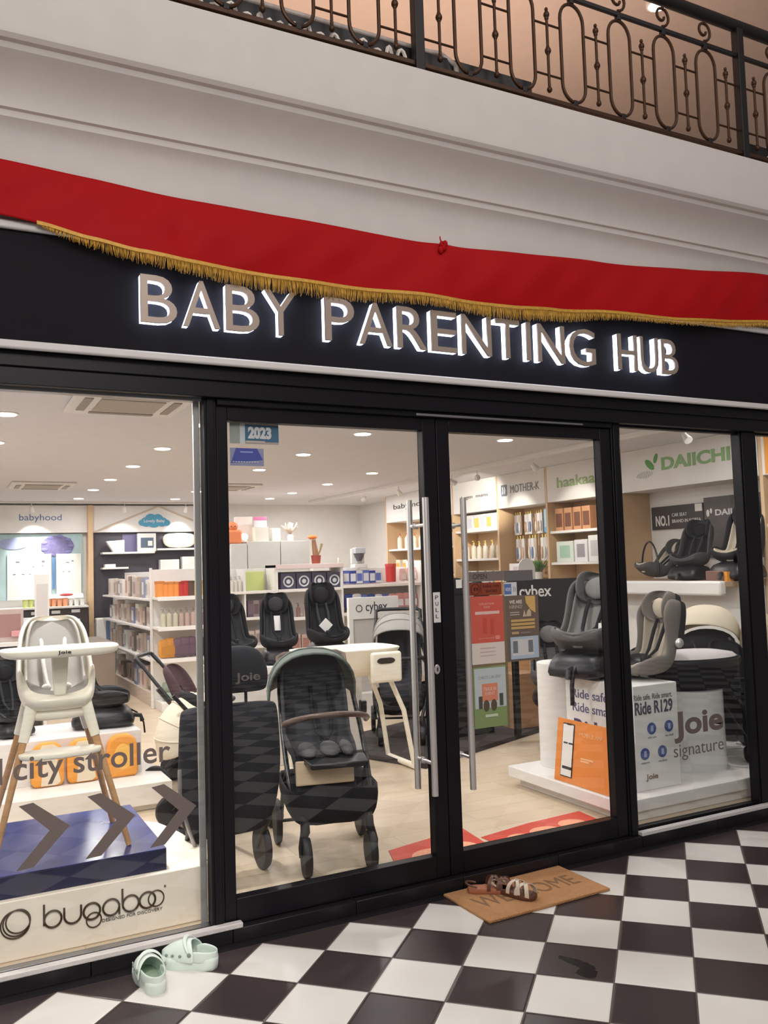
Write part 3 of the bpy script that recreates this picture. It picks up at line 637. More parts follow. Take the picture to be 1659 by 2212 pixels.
for sx in (-1, 1):
    for sy in (-1, 1):
        tp = Vector((sx * 0.115, sy * 0.10, 0.655)); ft = Vector((sx * 0.285, sy * 0.215, 0.0)); md = tp.lerp(ft, 0.2)
        lg = MB().tube([md, ft], [0.0165, 0.0125], 16).build('leg', LEGW, hc)
        MB().tube([tp, tp.lerp(ft, 0.24)], [0.028, 0.0215], 16).build('leg_socket', CREAMP, lg)
fr = [(-0.19, -0.13), (-0.16, -0.24), (0.16, -0.24), (0.19, -0.13), (0.16, -0.09), (-0.16, -0.09)]
MB().rings([[(x, y, z) for x, y in fr] for z in (0.425, 0.432, 0.452, 0.458)]).build('footrest', CREAMP, hc, sub=1, bevel=0)

# lettering stuck on the glass
dm = mat('decal_taupe', (104, 92, 88), 0.7)
t = thing('window_lettering', 'taupe lettering reading city stroller stuck on the left window pane', 'lettering', (0, 0, 0))
MB().text('city stroller', -0.885, -0.245, 0.778, 0.905, 0.0275, 0.0015, bold=0.012).build('words', dm, t, smooth=False)
MB().box(-0.945, -0.925, 0.0275, 0.029, 0.80, 0.905).build('letter_stroke', dm, t, smooth=False)
def chev(lab, x0):
    p = [(0.0, 0.705), (0.055, 0.712), (0.197, 0.598), (0.055, 0.452), (-0.01, 0.448), (0.118, 0.590)]
    o = MB().prism([(x0 + a, b) for a, b in p], 0.0275, 0.029).build('window_arrow', dm, smooth=False)
    return tag(o, lab, 'decal', 'arrow decals on the left window')
chev('taupe arrow decal farthest left on the left window', -0.865); chev('middle taupe arrow decal on the left window', -0.597); chev('taupe arrow decal nearest the door post on the left window', -0.330)

# white platform with box, orange packs and black seat behind the navy block
tag(MB().box(-2.9, 0.24, 2.08, 3.3, 0.10, 0.24).box(-2.9, 0.20, 2.12, 3.3, 0.06, 0.10).build('display_platform', mat('platform_white', (228, 222, 214), 0.45), bevel=0.004), 'low white platform behind the navy block carrying the orange patterned packs', 'platform')
tag(MB().box(-0.98, 0.115, 2.46, 3.1, 0.24, 0.535).build('display_box', WHITE, bevel=0.003), 'white box on the low platform behind the high chair with a black seat on top', 'display box')
OR = mat('pack_orange', (238, 160, 66), 0.6); OW = mat('pack_cream', (232, 216, 190), 0.6)
def pack(x, lab, full):
    p = thing('nappy_pack', lab, 'pack', (x, 2.40, 0.24), group=None)
    out = [(-0.105, 0.03), (-0.105, 0.20), (-0.085, 0.262), (-0.04, 0.29), (0.04, 0.29), (0.085, 0.262), (0.105, 0.20), (0.105, 0.03), (0.085, 0.0), (-0.085, 0.0)]
    MB().prism(out, -0.035, 0.04).build('sack', OR, p, bevel=0.02, seg=3)
    if not full:
        MB().prism([(-0.045, 0.01), (0.055, 0.01), (0.08, 0.03), (0.055, 0.15), (0.075, 0.25), (0.035, 0.278), (-0.035, 0.278), (-0.06, 0.24), (-0.03, 0.16)], -0.04, -0.034).build('cream_panel', OW, p, bevel=0.002)
    else: MB().ell((0, -0.036, 0.14), (0.06, 0.004, 0.09)).build('pale_mark', mat('pack_yellow', (246, 190, 96), 0.6), p)
    return p
pack(-0.515, 'orange and cream pack leaning left behind the high chair legs', 0); pack(-0.29, 'orange and cream pack in the middle of the low white platform', 0); pack(-0.03, 'all-orange rounded pack at the right end of the low white platform', 1)
s = car_seat('black child seat seen from the side on the white box behind the high chair', (-0.10, 2.78, 0.535), R(80), BLKP, BLKF, BLKF, tilt=-4, sc=0.82, tether=True)
s = car_seat('black child seat half hidden behind the high chair legs', (-0.72, 2.80, 0.535), R(20), BLKP, BLKF, CHAR, tilt=4, sc=0.62)

# merchandise furniture at far left
fd = thing('display_stand', 'white display stand with pink and brown goods at the far left edge', 'display stand', (-0.62, 4.6, 0.06))
MB().box(-0.5, 0.30, -0.25, 0.25, 0.0, 0.08).build('plinth', WHITE, fd, bevel=0.004)
for z in (0.34, 0.72, 0.98): MB().box(-0.5, 0.30, -0.25, 0.25, z, z + 0.035).build('shelf', SHELFW, fd, bevel=0.003)
MB().box(-0.5, 0.30, 0.22, 0.25, 0.08, 1.2).build('back_panel', WHITE, fd, bevel=0.003)
MB().box(0.27, 0.30, -0.25, 0.25, 0.08, 1.2).build('side_panel', WHITE, fd, bevel=0.003)
def carton(name, lab, cat, x0, x1, y0, y1, z0, z1, c, group=None, face=None, rough=0.5, bev=0.003):
    t = thing(name, lab, cat, ((x0 + x1) / 2, (y0 + y1) / 2, z0), group=group)
    w, d, h = (x1 - x0) / 2, (y1 - y0) / 2, z1 - z0
    MB().box(-w, w, -d, d, 0, h).build('body', c if hasattr(c, 'name') else cm(c, rough), t, bevel=bev)
    if face is not None: MB().box(-w * 0.8, w * 0.8, -d - 0.0015, -d, h * 0.15, h * 0.85).build('label', face if hasattr(face, 'name') else cm(face), t, smooth=False)
    return t
carton('standing_card', 'tall white product card on top of the far left display stand', 'card', -0.40, -0.28, 4.5, 4.54, 1.075, 1.66, PAPER, face=(214, 206, 202))
carton('gift_box', 'brown and pink gift box on the far left display stand', 'box', -0.72, -0.50, 4.45, 4.6, 1.075, 1.36, (196, 176, 170), face=(168, 128, 122))
carton('gift_box', 'pale pink flat box on the far left display stand', 'box', -0.60, -0.42, 4.42, 4.44, 1.12, 1.17, (226, 160, 160))
carton('storage_box', 'dark grey lidded box on the middle shelf of the far left stand', 'box', -0.84, -0.46, 4.40, 4.65, 0.815, 1.03, (84, 82, 88))
carton('storage_box', 'black box on the bottom shelf of the far left stand', 'box', -0.84, -0.44, 4.40, 4.65, 0.14, 0.39, (40, 38, 40))
wv = thing('toy_wheel', 'round black wheel-like toy on the far left stand, left of the high chair', 'toy', (-0.56, 4.42, 0.511))
MB().lathe([(0.03, -0.02), (0.075, -0.02), (0.075, 0.02), (0.03, 0.02)], (0, 0, 0), 20, 'y').build('rim', BLKP, wv); MB().lathe([(0.001, -0.025), (0.03, -0.025), (0.03, 0.02), (0.001, 0.02)], (0, 0, 0), 16, 'y').build('hub', cm((120, 116, 116)), wv)

# beige pram and black folded pushchair left of the door post
st1 = stroller('pushchair with pleated cream hood standing left of the door post', (0.40, 1.42, 0.06), R(92), CREAMF, BLKF, BLKP, canf=CREAMF, sc=0.88, a=(-25, 110), barm=BLKP, handle=False, canz=0.66, canr=0.30)
st2 = stroller('black frame pushchair with pinkish lining behind the cream hood pushchair', (0.56, 2.50, 0.06), R(60), BLKF, fabric('plum_fabric', (92, 70, 74)), BLKP, sc=0.92, has_canopy=False, barm=BLKP)

# pushchair with a tall black seat seen from behind
jb = thing('child_seat_on_wheels', 'tall black child seat with pale headrest lettering, seen from behind right of the post', 'child seat', (0.155, 0.46, 0.06))
def slab(rows, m, name, par, sub=2):
    rs = [[(cx + w * x, y + d * yy, z) for x, yy in ((-1, -0.2), (-0.93, -0.85), (-0.5, -1), (0.5, -1), (0.93, -0.85), (1, -0.2), (0.95, 0.6), (0.4, 1.0), (-0.4, 1.0), (-0.95, 0.6))] for z, cx, w, y, d in rows]
    return MB().rings(rs).build(name, m, par, sub=sub)
slab([(0.225, 0, 0.17, 0.10, 0.05), (0.26, 0, 0.22, 0.08, 0.08), (0.40, 0, 0.262, 0.04, 0.10), (0.62, 0, 0.270, 0.0, 0.09), (0.80, 0, 0.262, 0.0, 0.075), (0.885, 0, 0.255, 0.0, 0.06), (0.905, 0, 0.235, 0, 0.04)], fabric('seat_charcoal', (44, 44, 49)), 'back_panel', jb)
slab([(0.955, 0.04, 0.14, 0.0, 0.035), (0.97, 0.04, 0.165, 0.0, 0.05), (1.05, 0.04, 0.172, 0, 0.055), (1.12, 0.04, 0.155, 0, 0.055), (1.17, 0.04, 0.12, 0, 0.045), (1.195, 0.04, 0.06, 0, 0.03)], fabric('seat_charcoal', (44, 44, 49)), 'headrest', jb)
MB().cyl((0.09, 0, 0.88), (0.09, 0, 0.98), 0.008).build('headrest_post', BLKP, jb); MB().cyl((-0.01, 0, 0.88), (-0.01, 0, 0.98), 0.008).build('headrest_post', BLKP, jb)
MB().text('Joie', 0.02, 0.150, 1.005, 1.060, -0.0575, 0.004, bold=0.02).build('lettering', mat('lettering_grey', (112, 100, 96), 0.6), jb, smooth=False)
MB().tube([(-0.27, -0.06, 0.62), (-0.275, -0.08, 0.48), (-0.235, -0.08, 0.33), (-0.19, -0.05, 0.22), (-0.12, 0.02, 0.13)], 0.010, 10).build('side_tube', mat('frame_silver', (168, 164, 164), 0.35, metal=0.7), jb)
MB().tube([(0.21, 0.02, 0.30), (0.20, 0.12, 0.18), (0.19, 0.18, 0.115)], 0.014, 10).build('rear_leg', BLKP, jb); MB().tube([(-0.21, 0.02, 0.30), (-0.2, 0.12, 0.18), (-0.19, 0.18, 0.115)], 0.014, 10).build('rear_leg', BLKP, jb)
for x in (0.215, -0.215): wheel('rear_wheel', jb, (x, 0.16, 0.115), 0.115, 0.04, cm((96, 92, 90)))
for x in (0.12, -0.12): wheel('front_wheel', jb, (x, 0.62, 0.085), 0.085, 0.035, BLKP)
MB().tube([(0.12, 0.60, 0.18), (0.15, 0.3, 0.24), (0.2, 0.1, 0.28)], 0.013, 10).build('lower_frame', BLKP, jb); MB().tube([(-0.12, 0.60, 0.18), (-0.15, 0.3, 0.24), (-0.2, 0.1, 0.28)], 0.013, 10).build('lower_frame', BLKP, jb)

# main pushchair in the middle of the left door
ms = stroller('pushchair with sage grey hood and brown bumper bar just inside the left door', (0.755, 0.625, 0.06), R(-13), SAGE, CHAR, cm((60, 60, 62)), canf=SAGE, sc=1.0, a=(10, 112), wr=(0.10, 0.125), barm=BROWNH, canz=0.83, canr=0.29, dz=0.10, bks=1.22, ox=-0.045, cw=0.50)
MB().box(-0.21, 0.10, -0.315, -0.300, 0.42, 0.545, M=Matrix.Rotation(R(-6), 4, 'X')).build('cream_panel', fabric('panel_cream', (222, 196, 164)), ms, bevel=0.02, label='cream cloth panel below the seat')
MB().rings([[(-0.17, -0.20, z), (-0.15, -0.40, z + 0.0), (0.15, -0.40, z + 0.0), (0.17, -0.20, z)] for z in (0.555, 0.585)]).build('footrest', BLKP, ms, bevel=0.008)
for s, w in ((-0.09, 0.05), (0.03, 0.055), (0.12, 0.035)): MB().ell((s - 0.045, -0.10, 0.635), (w, 0.10, 0.03), M=Matrix.Rotation(R(8), 4, 'X')).build('padding', DGREY, ms)
MB().box(0.225, 0.262, 0.10, 0.16, 0.74, 0.81).build('hinge_block', BLKP, ms, bevel=0.008)
#SPLIT
# ------------------------------------------------------------------ shelf units and merchandise
def goods_proto(kind, c, c2):
    """one product standing at the origin, front towards -y, unit sized"""
    if kind == 'bottle':
        t = thing('lotion_bottle', '', 'bottle')
        MB().lathe([(0.001, 0), (0.03, 0), (0.032, 0.01), (0.032, 0.12), (0.026, 0.145), (0.011, 0.155), (0.011, 0.17), (0.001, 0.17)], n=16).build('bottle_body', c, t)
        MB().lathe([(0.001, 0.17), (0.014, 0.17), (0.014, 0.185), (0.005, 0.19), (0.005, 0.205), (0.001, 0.205)], n=12).box(-0.028, 0.006, -0.006, 0.006, 0.20, 0.21).build('pump', c2, t)
    elif kind == 'tub':
        t = thing('storage_tub', '', 'tub')
        MB().lathe([(0.001, 0), (0.042, 0), (0.046, 0.13), (0.001, 0.13)], n=18).build('tub_body', c, t)
        MB().lathe([(0.001, 0.13), (0.049, 0.13), (0.049, 0.152), (0.001, 0.155)], n=18).build('lid', c2, t)
    elif kind == 'pouch':
        t = thing('product_pouch', '', 'pouch')
        MB().rings([[(x * w, y * d, z) for x, y in ((-1, 0), (-0.7, -1), (0.7, -1), (1, 0), (0.7, 1), (-0.7, 1))] for z, w, d in ((0, 0.055, 0.03), (0.05, 0.06, 0.032), (0.13, 0.055, 0.018), (0.17, 0.055, 0.004))]).build('pouch_body', c, t, sub=1)
        MB().box(-0.03, 0.03, -0.034, -0.029, 0.03, 0.10).build('label', c2, t)
    elif kind == 'hang':
        t = thing('hanging_pack', '', 'pack')
        MB().box(-0.045, 0.045, -0.02, 0.0, -0.22, 0.0).build('card_back', c2, t, bevel=0.002)
        MB().ell((0, -0.025, -0.14), (0.03, 0.018, 0.06), 10, 7).build('blister', c, t)
        MB().box(-0.012, 0.012, -0.012, -0.008, 0.0, 0.03).build('price_tag', cm((236, 214, 120)), t)
    else:
        t = thing('product_box', '', 'box')
        MB().box(-0.05, 0.05, -0.04, 0.04, 0, 0.18).build('carton', c, t, bevel=0.002)
        MB().box(-0.04, 0.04, -0.0415, -0.04, 0.03, 0.14).build('printed_panel', c2, t, smooth=False)
    return t
PROT = {}
def goods(kind, c, c2, loc, rz, lab, group, sc=1.0, name=None):
    k = (kind, c, c2); C = c if hasattr(c, 'name') else cm(c); C2 = c2 if hasattr(c2, 'name') else cm(c2)
    if k not in PROT:
        t = goods_proto(kind, C, C2); PROT[k] = t
    else: t = copy_tree(PROT[k])
    t.location = loc; t.rotation_euler = (0, 0, rz); t.scale = (sc, sc, sc) if not isinstance(sc, tuple) else sc
    t['label'] = lab; t['group'] = group
    return t
def row(kind, cols, x0, x1, y, z, rz, lab, group, sc=1.0, axis='x', jit=0.01):
    """cols: list of (colour, second colour, words); spread from x0 to x1"""
    n = len(cols); words_ = [w for _, _, w in cols]
    for i, (c, c2, w) in enumerate(cols):
        if words_.count(w) > 1: w = (ORD[i] if i < 6 else ('seventh', 'eighth', 'ninth', 'tenth', 'eleventh', 'twelfth')[i - 6]) + ('-from-left ' if axis == 'x' else '-from-right ') + w
        p = x0 + (x1 - x0) * (i + 0.5) / n + random.uniform(-jit, jit) * 0.4; q = y + random.uniform(-jit, jit)
        s = sc * random.uniform(0.94, 1.06) if not isinstance(sc, tuple) else sc
        goods(kind, c, c2, (p, q, z) if axis == 'x' else (q, p, z), rz + random.uniform(-0.05, 0.05), lab % w, group, s)

# long white gondola seen end-on through the left window
gd = thing('shelf_unit', 'long shelf unit whose end shelves hold orange and red tubs', 'shelf unit', (0, 0, 0))
MB().box(1.36, 1.40, 6.50, 9.8, 0.06, 1.66).build('centre_panel', SHELFW, gd, bevel=0.003)
MB().box(1.04, 1.76, 6.46, 6.50, 0.06, 1.68).build('end_panel', SHELFW, gd, bevel=0.003)
MB().box(1.06, 1.74, 6.5, 9.8, 0.06, 0.22).build('base', mat('base_beige', (212, 196, 182), 0.6), gd, bevel=0.003)
MB().box(1.03, 1.06, 6.44, 6.47, 0.06, 1.70).build('upright', SHELFW, gd, bevel=0.003); MB().box(1.74, 1.77, 6.44, 6.47, 0.06, 1.70).build('upright', SHELFW, gd, bevel=0.003)
for z in (0.62, 0.985, 1.33):
    MB().box(1.05, 1.75, 6.12, 6.46, z, z + 0.03).box(1.05, 1.75, 6.11, 6.125, z - 0.012, z + 0.034).build('end_shelf', SHELFW, gd, bevel=0.003)
    MB().box(1.03, 1.37, 6.52, 9.8, z - 0.02, z + 0.005).build('side_shelf', SHELFW, gd, bevel=0.003)
MB().box(1.08, 1.72, 6.12, 6.46, 0.06, 0.16).build('end_base', SHELFW, gd, bevel=0.003)
LO, RDc, DK, OL = (236, 150, 74), (190, 52, 48), (92, 70, 60), (206, 178, 96)
A = lambda c, w: (c, tuple(max(0, int(v * 0.85)) for v in c), w)
row('tub', [A(LO, 'orange')] * 4 + [A(RDc, 'red')] * 2 + [A(DK, 'dark brown')] + [A(OL, 'olive yellow')] * 4, 1.07, 1.74, 6.24, 1.36, 0, '%s tub on the top end shelf left of the door post', 'tubs on the top end shelf', 1.15)
row('bottle', [A((196, 190, 168), 'pale green')] * 3 + [A((186, 160, 150), 'dusty pink')] * 3 + [A((168, 128, 134), 'rose pink')] * 3, 1.09, 1.73, 6.22, 1.015, 0, '%s pump bottle on the middle end shelf below the orange tubs', 'bottles on the middle end shelf', 1.0)
row('pouch', [A((222, 150, 60), 'orange and yellow')] * 2 + [A((120, 92, 110), 'plum')] * 3 + [A((66, 58, 66), 'near black')] * 3, 1.10, 1.73, 6.24, 0.65, 0, '%s pouch on the lower end shelf beside the black pushchair frame', 'pouches on the lower end shelf', 1.35)
for k, (dx, z) in enumerate(((0, 0.16), (0.0, 0.27))):
    tag(MB().cyl((1.13, 6.28, z + 0.055), (1.38, 6.28, z + 0.055), 0.052, n=18).build('rolled_mat', cm((150, 166, 150)), bevel=0.01), 'pale green rolled mat, %s of the two in the bottom of the end shelves' % ('lower' if k == 0 else 'upper'), 'rolled mat')
cols = [((214, 206, 196), (188, 172, 164)), ((176, 156, 142), (196, 180, 170)), ((228, 224, 218), (178, 168, 166)), ((138, 122, 114), (200, 184, 170)), ((204, 188, 178), (156, 138, 132)), ((140, 146, 176), (224, 224, 224)), ((228, 206, 194), (186, 144, 140))]
for zi, (z, nm) in enumerate(((0.22, 'bottom'), (0.625, 'second'), (0.99, 'third'), (1.335, 'top'))):
    n = 13
    for k in range(n):
        y = 6.66 + k * 0.235; c, c2 = cols[(k * 3 + zi * 2) % len(cols)]
        goods('box', c, c2, (1.15 + random.uniform(-.02, .02), y, z), R(-90), 'slim product box, %s from the near end, %s aisle-side shelf of the long unit' % ((ORD + ('seventh', 'eighth', 'ninth', 'tenth', 'eleventh', 'twelfth', 'thirteenth'))[k], nm), 'boxes along the aisle shelf, %s level' % nm, (random.uniform(1.2, 1.9), 1.4, random.uniform(1.1, 1.6)))

# babyhood bay on the back wall
def bay_panel(lab, x0, x1):
    t = thing('bay_header', lab, 'header panel', (0, 0, 0))
    MB().box(x0, x1, 10.10, 10.228, 2.30, 2.72).build('board', WHITE, t, bevel=0.003)
    return t
b1 = bay_panel('white header panel reading babyhood on the back wall at far left', -2.9, 0.86)
MB().text('babyhood', -0.115, 0.485, 2.46, 2.585, 10.095, 0.004).build('lettering', cm((78, 112, 152)), b1, smooth=False)
b2 = bay_panel('white header panel with a blue cloud-shaped logo on the back wall', 0.935, 2.6)
cl = MB()
for i, (x, z, r) in enumerate(((0, 0, 0.10), (-0.12, -0.01, 0.075), (0.13, -0.01, 0.075), (-0.05, 0.045, 0.075), (0.06, 0.04, 0.075), (-0.18, -0.02, 0.05), (0.2, -0.025, 0.05))): cl.disc((1.88 + x, 2.47 + z), r, 10.085 - i * 0.0007, 0.008, sx=1.15)
cl.build('cloud', cm((62, 142, 176)), b2, smooth=False)
MB().text('Lovely Baby', 1.72, 2.05, 2.44, 2.50, 10.078, 0.003).build('lettering', INKW, b2, smooth=False)
BGB = mat('baby_tan', (206, 188, 172), 0.6)
for p, q in (((0.95, 2.30), (1.96, 2.715)), ((1.96, 2.715), (2.6, 2.44))): MB().tube([(p[0], 10.095, p[1]), (q[0], 10.095, q[1])], 0.014, 8).build('roof_line', BGB, b2)
tag(MB().box(0.86, 0.935, 10.02, 10.228, 0.06, 2.72).build('divider_post', OAK, bevel=0.003), 'pale wooden upright between the babyhood bay and the cloud logo bay', 'divider')
bp = thing('play_mat_display', 'blue and teal printed play mat hung below the babyhood header', 'display panel', (0, 0, 0))
MB().box(-2.9, 0.80, 10.17, 10.226, 1.30, 2.29).build('mat', mat('mat_teal', (170, 194, 198), 0.6, vary=0.35, vscale=3), bp, smooth=False)
MB().disc((0.43, 2.10), 0.20, 10.160, 0.008, sx=1.2, sz=0.8).build('purple_flower', mat('flower_purple', (112, 106, 150), 0.6, vary=0.4, vscale=20), bp, smooth=False)
for k in range(9): MB().ell((0.43 + 0.2 * cos(k * 0.7), 10.157, 2.10 + 0.15 * sin(k * 0.7)), (0.05, 0.004, 0.025), 10, 6).build('petal', cm((120, 116, 170)), bp)
MB().disc((-0.20, 2.14), 0.12, 10.160, 0.006, sx=1.8, sz=0.7).build('violet_patch', cm((150, 158, 196)), bp, smooth=False)
for x0, x1 in ((-0.28, 0.34), (0.41, 0.77)): MB().box(x0, x1, 10.150, 10.162, 1.30, 1.98).build('information_board', PAPER, bp, bevel=0.002)
MB().box(0.36, 0.39, 10.15, 10.162, 1.45, 1.93).build('blue_stripe', cm((80, 130, 190)), bp, smooth=False)
for i, (x, z, w, h) in enumerate(((-0.16, 1.86, 0.05, 0.02), (0.2, 1.86, 0.04, 0.022), (0.07, 1.79, 0.03, 0.008), (0.2, 1.80, 0.03, 0.008), (-0.2, 1.68, 0.04, 0.01), (-0.08, 1.68, 0.04, 0.01), (0.02, 1.68, 0.03, 0.008), (0.55, 1.84, 0.05, 0.01), (0.63, 1.86, 0.03, 0.015), (0.50, 1.70, 0.02, 0.01), (0.58, 1.70, 0.03, 0.01))):
    MB().box(x, x + w, 10.146, 10.150, z, z + h).build('printed_mark', cm((120, 118, 128)), bp, smooth=False)
bs = thing('display_counter', 'white counter with small goods below the babyhood play mat', 'counter', (0, 0, 0))
MB().box(-2.9, 0.82, 9.75, 10.22, 1.16, 1.19).build('counter_top', WHITE, bs, bevel=0.003)
MB().box(-2.9, 0.82, 9.80, 10.22, 0.06, 1.16).build('dark_cabinet', mat('cabinet_dark', (66, 58, 56), 0.5), bs, bevel=0.003)
for i, (x, z) in enumerate(((0.02, 1.08), (0.30, 1.085), (0.58, 1.09), (0.02, 0.94), (0.30, 0.945), (0.58, 0.95))): MB().box(x, x + 0.12, 9.788, 9.80, z, z + 0.045).build('price_card', PAPER, bs, smooth=False)
row('tub', [A((206, 214, 130), 'lime green')] * 4 + [A((232, 160, 120), 'salmon')] * 4 + [A((226, 226, 220), 'white')] * 3, -0.1, 0.78, 9.88, 1.19, 0, '%s small tub on the bright counter below the play mat', 'small tubs on the bright counter', 0.75)
bl2 = thing('cushion', 'long pale cushion with a red mark lying behind the small tubs', 'cushion', (0.45, 10.02, 1.19)); MB().cyl((-0.33, 0, 0.09), (0.33, 0, 0.09), 0.09, n=20).build('bolster', PAPER, bl2, bevel=0.02); MB().ell((0.08, -0.05, 0.165), (0.10, 0.03, 0.02)).build('red_mark', cm((200, 70, 70)), bl2)

# dark bay beside it
dk = thing('wall_display', 'dark display wall with short white shelves under the cloud logo', 'display wall', (0, 0, 0))
MB().box(0.94, 2.6, 10.18, 10.226, 0.9, 2.295).build('dark_back', mat('display_dark', (70, 66, 76), 0.5), dk, smooth=False)
for x0, x1, z in ((1.06, 1.86, 1.955), (1.06, 1.45, 1.72), (1.90, 2.6, 2.0), (1.90, 2.6, 1.66)): MB().box(x0, x1, 9.95, 10.18, z, z + 0.03).build('shelf', SHELFW, dk, bevel=0.004)
MB().box(1.40, 1.84, 10.165, 10.18, 1.99, 2.27).build('violet_back', cm((108, 104, 140)), dk, smooth=False)
fr = thing('framed_box', 'white framed box with a dark picture on the upper white shelf under the cloud logo', 'box', (1.77, 10.05, 1.985))
MB().box(-0.16, 0.12, -0.05, 0.05, 0, 0.29).build('frame', PAPER, fr, bevel=0.005); MB().box(-0.12, 0.08, -0.054, -0.05, 0.06, 0.22).build('picture', cm((84, 100, 118)), fr, smooth=False); MB().box(-0.01, 0.06, -0.058, -0.054, 0.09, 0.17).build('pictured_tub', PAPER, fr, smooth=False)
tp = thing('bath_support', 'white wedge-shaped bath support on the upper shelf of the dark display', 'bath support', (1.28, 10.05, 1.985)); MB().prism([(-0.16, 0.17), (0.12, 0.19), (0.12, 0.0), (-0.05, 0.0)], -0.06, 0.06).build('wedge', PAPER, tp, bevel=0.01)
bt = thing('baby_bath', 'glowing white baby bath standing upright in the dark display', 'baby bath', (2.28, 10.08, 2.03)); MB().rings([[(x * w, 0.03 + y, z) for x, y in ((-1, -0.05), (-0.8, -0.08), (0.8, -0.08), (1, -0.05), (1, 0.05), (-1, 0.05))] for z, w in ((0, 0.2), (0.1, 0.28), (0.2, 0.28), (0.25, 0.2))]).build('tub', CREAMP, bt, sub=1)
for i, (x, z, w, h, l) in enumerate(((1.95, 1.69, 0.30, 0.16, 'left'), (2.30, 1.69, 0.25, 0.2, 'middle'), (1.10, 1.75, 0.16, 0.05, 'small'),)): carton('white_carton', 'white carton, %s one on the lower shelves of the dark display' % l, 'box', x, x + w, 9.98, 10.12, z, z + h, PAPER)
carton('folded_textile', 'pale blue folded textile stack on the lower left of the dark display', 'textile', 1.24, 1.50, 9.95, 10.15, 1.33, 1.56, (176, 190, 216))
tag(MB().box(1.24, 1.55, 9.9, 10.16, 0.06, 1.33).build('storage_cabinet', PAPER, bevel=0.01), 'grey white cabinet standing under the folded blue textiles', 'cabinet')
sc_ = thing('play_gym_box', 'tall white and blue striped box standing beside the wooden upright', 'box', (1.06, 9.93, 0.06)); MB().box(-0.12, 0.14, -0.1, 0.1, 0.0, 0.92).build('carton', PAPER, sc_, bevel=0.02); MB().box(0.02, 0.08, -0.103, -0.1, 0.5, 0.88).build('stripe', cm((120, 140, 180)), sc_, smooth=False)
bnch = thing('storage_bench', 'long low taupe bench with grey top behind the high chair', 'bench', (0.35, 8.1, 0.06)); MB().box(-0.45, 0.45, -0.7, 0.7, 0.0, 0.62).build('body', cm((150, 134, 122)), bnch, bevel=0.01); MB().box(-0.48, 0.48, -0.73, 0.73, 0.62, 0.72).build('top', cm((164, 150, 138)), bnch, bevel=0.02)

# middle shelving seen through the left door
md = thing('shelf_unit', 'white shelf unit with round-logo boxes on its top shelf, middle of the shop', 'shelf unit', (0, 0, 0))
for x in (2.80, 3.75, 5.0): MB().box(x, x + 0.03, 7.0, 7.42, 0.06, 1.70).build('upright', SHELFW, md, bevel=0.003)
MB().box(2.83, 5.0, 7.38, 7.42, 0.06, 1.60).build('back_panel', WHITE, md, bevel=0.003)
for z in (0.5, 0.95, 1.33): MB().box(2.83, 3.75, 6.98, 7.38, z, z + 0.04).build('shelf', SHELFW, md, bevel=0.004); MB().box(3.78, 5.0, 6.98, 7.38, z + 0.02, z + 0.06).build('shelf', SHELFW, md, bevel=0.004)
MB().box(2.80, 3.78, 6.98, 7.42, 1.64, 1.70).build('top_board', cm((226, 206, 204)), md, bevel=0.004)
for k in range(4):
    t = thing('logo_box', 'dark violet box with a round white logo, %s of four on the top shelf' % ('leftmost', 'second', 'third', 'rightmost')[k], 'box', (2.99 + 0.225 * k, 7.1, 1.37), group='round-logo boxes')
    MB().box(-0.105, 0.105, -0.06, 0.1, 0, 0.21).build('carton', cm((74, 70, 92)), t, bevel=0.003)
    MB().tube([(0.066 * cos(R(a)), -0.062, 0.10 + 0.066 * sin(R(a))) for a in range(0, 360, 15)], 0.011, 8, closed=True).build('ring_logo', cm((206, 212, 214)), t); MB().disc((0, 0.10), 0.03, -0.064, 0.004).build('logo_dot', cm((206, 212, 214)), t, smooth=False)
LB, DB, WHc, RC, PKc = (96, 112, 184), (48, 72, 150), (222, 222, 226), (206, 56, 56), (230, 186, 180)
row('box', [(LB, WHc, 'light blue'), (DB, WHc, 'dark blue'), (WHc, LB, 'white and blue')] * 2, 3.82, 4.42, 7.12, 1.41, 0, '%s box on the shelf right of the round-logo boxes', 'blue boxes beside the round-logo boxes', 1.0)
goods('tub', RC, (214, 80, 76), (4.60, 7.15, 1.41), 0, 'large red tub among the blue boxes and pink packs', 'large red tub', 1.7)
row('pouch', [(PKc, (238, 220, 214), 'pale pink')] * 3, 4.72, 4.98, 7.1, 1.41, 0, '%s pouch at the right end of the middle shelves', 'pink pouches right of the red tub', 1.2)
row('pouch', [(DB, WHc, 'dark blue'), (WHc, LB, 'white'), (LB, WHc, 'light blue')] * 2 + [((214, 150, 146), WHc, 'red and white')] * 4, 3.85, 4.98, 7.1, 1.03, 0, '%s pouch on the shelf below the blue boxes', 'pouches below the blue boxes', 1.35)
row('bottle', [A((150, 112, 108), 'brown'), A((196, 170, 160), 'beige')] * 4, 2.88, 3.72, 7.1, 0.99, 0, '%s bottle on the shelf below the round-logo boxes', 'bottles below the round-logo boxes', 0.9)
row('box', [((200, 176, 168), (170, 120, 112), 'beige')] * 6, 2.88, 3.72, 7.1, 0.54, 0, '%s box on the lower middle shelf', 'boxes on the lower middle shelf', 1.2)
tag(MB().cyl((4.02, 7.2, 1.60), (4.02, 7.2, 1.63), 0.1, n=24).build('tray_stand', WHITE), 'white round tray standing above the blue boxes', 'tray')
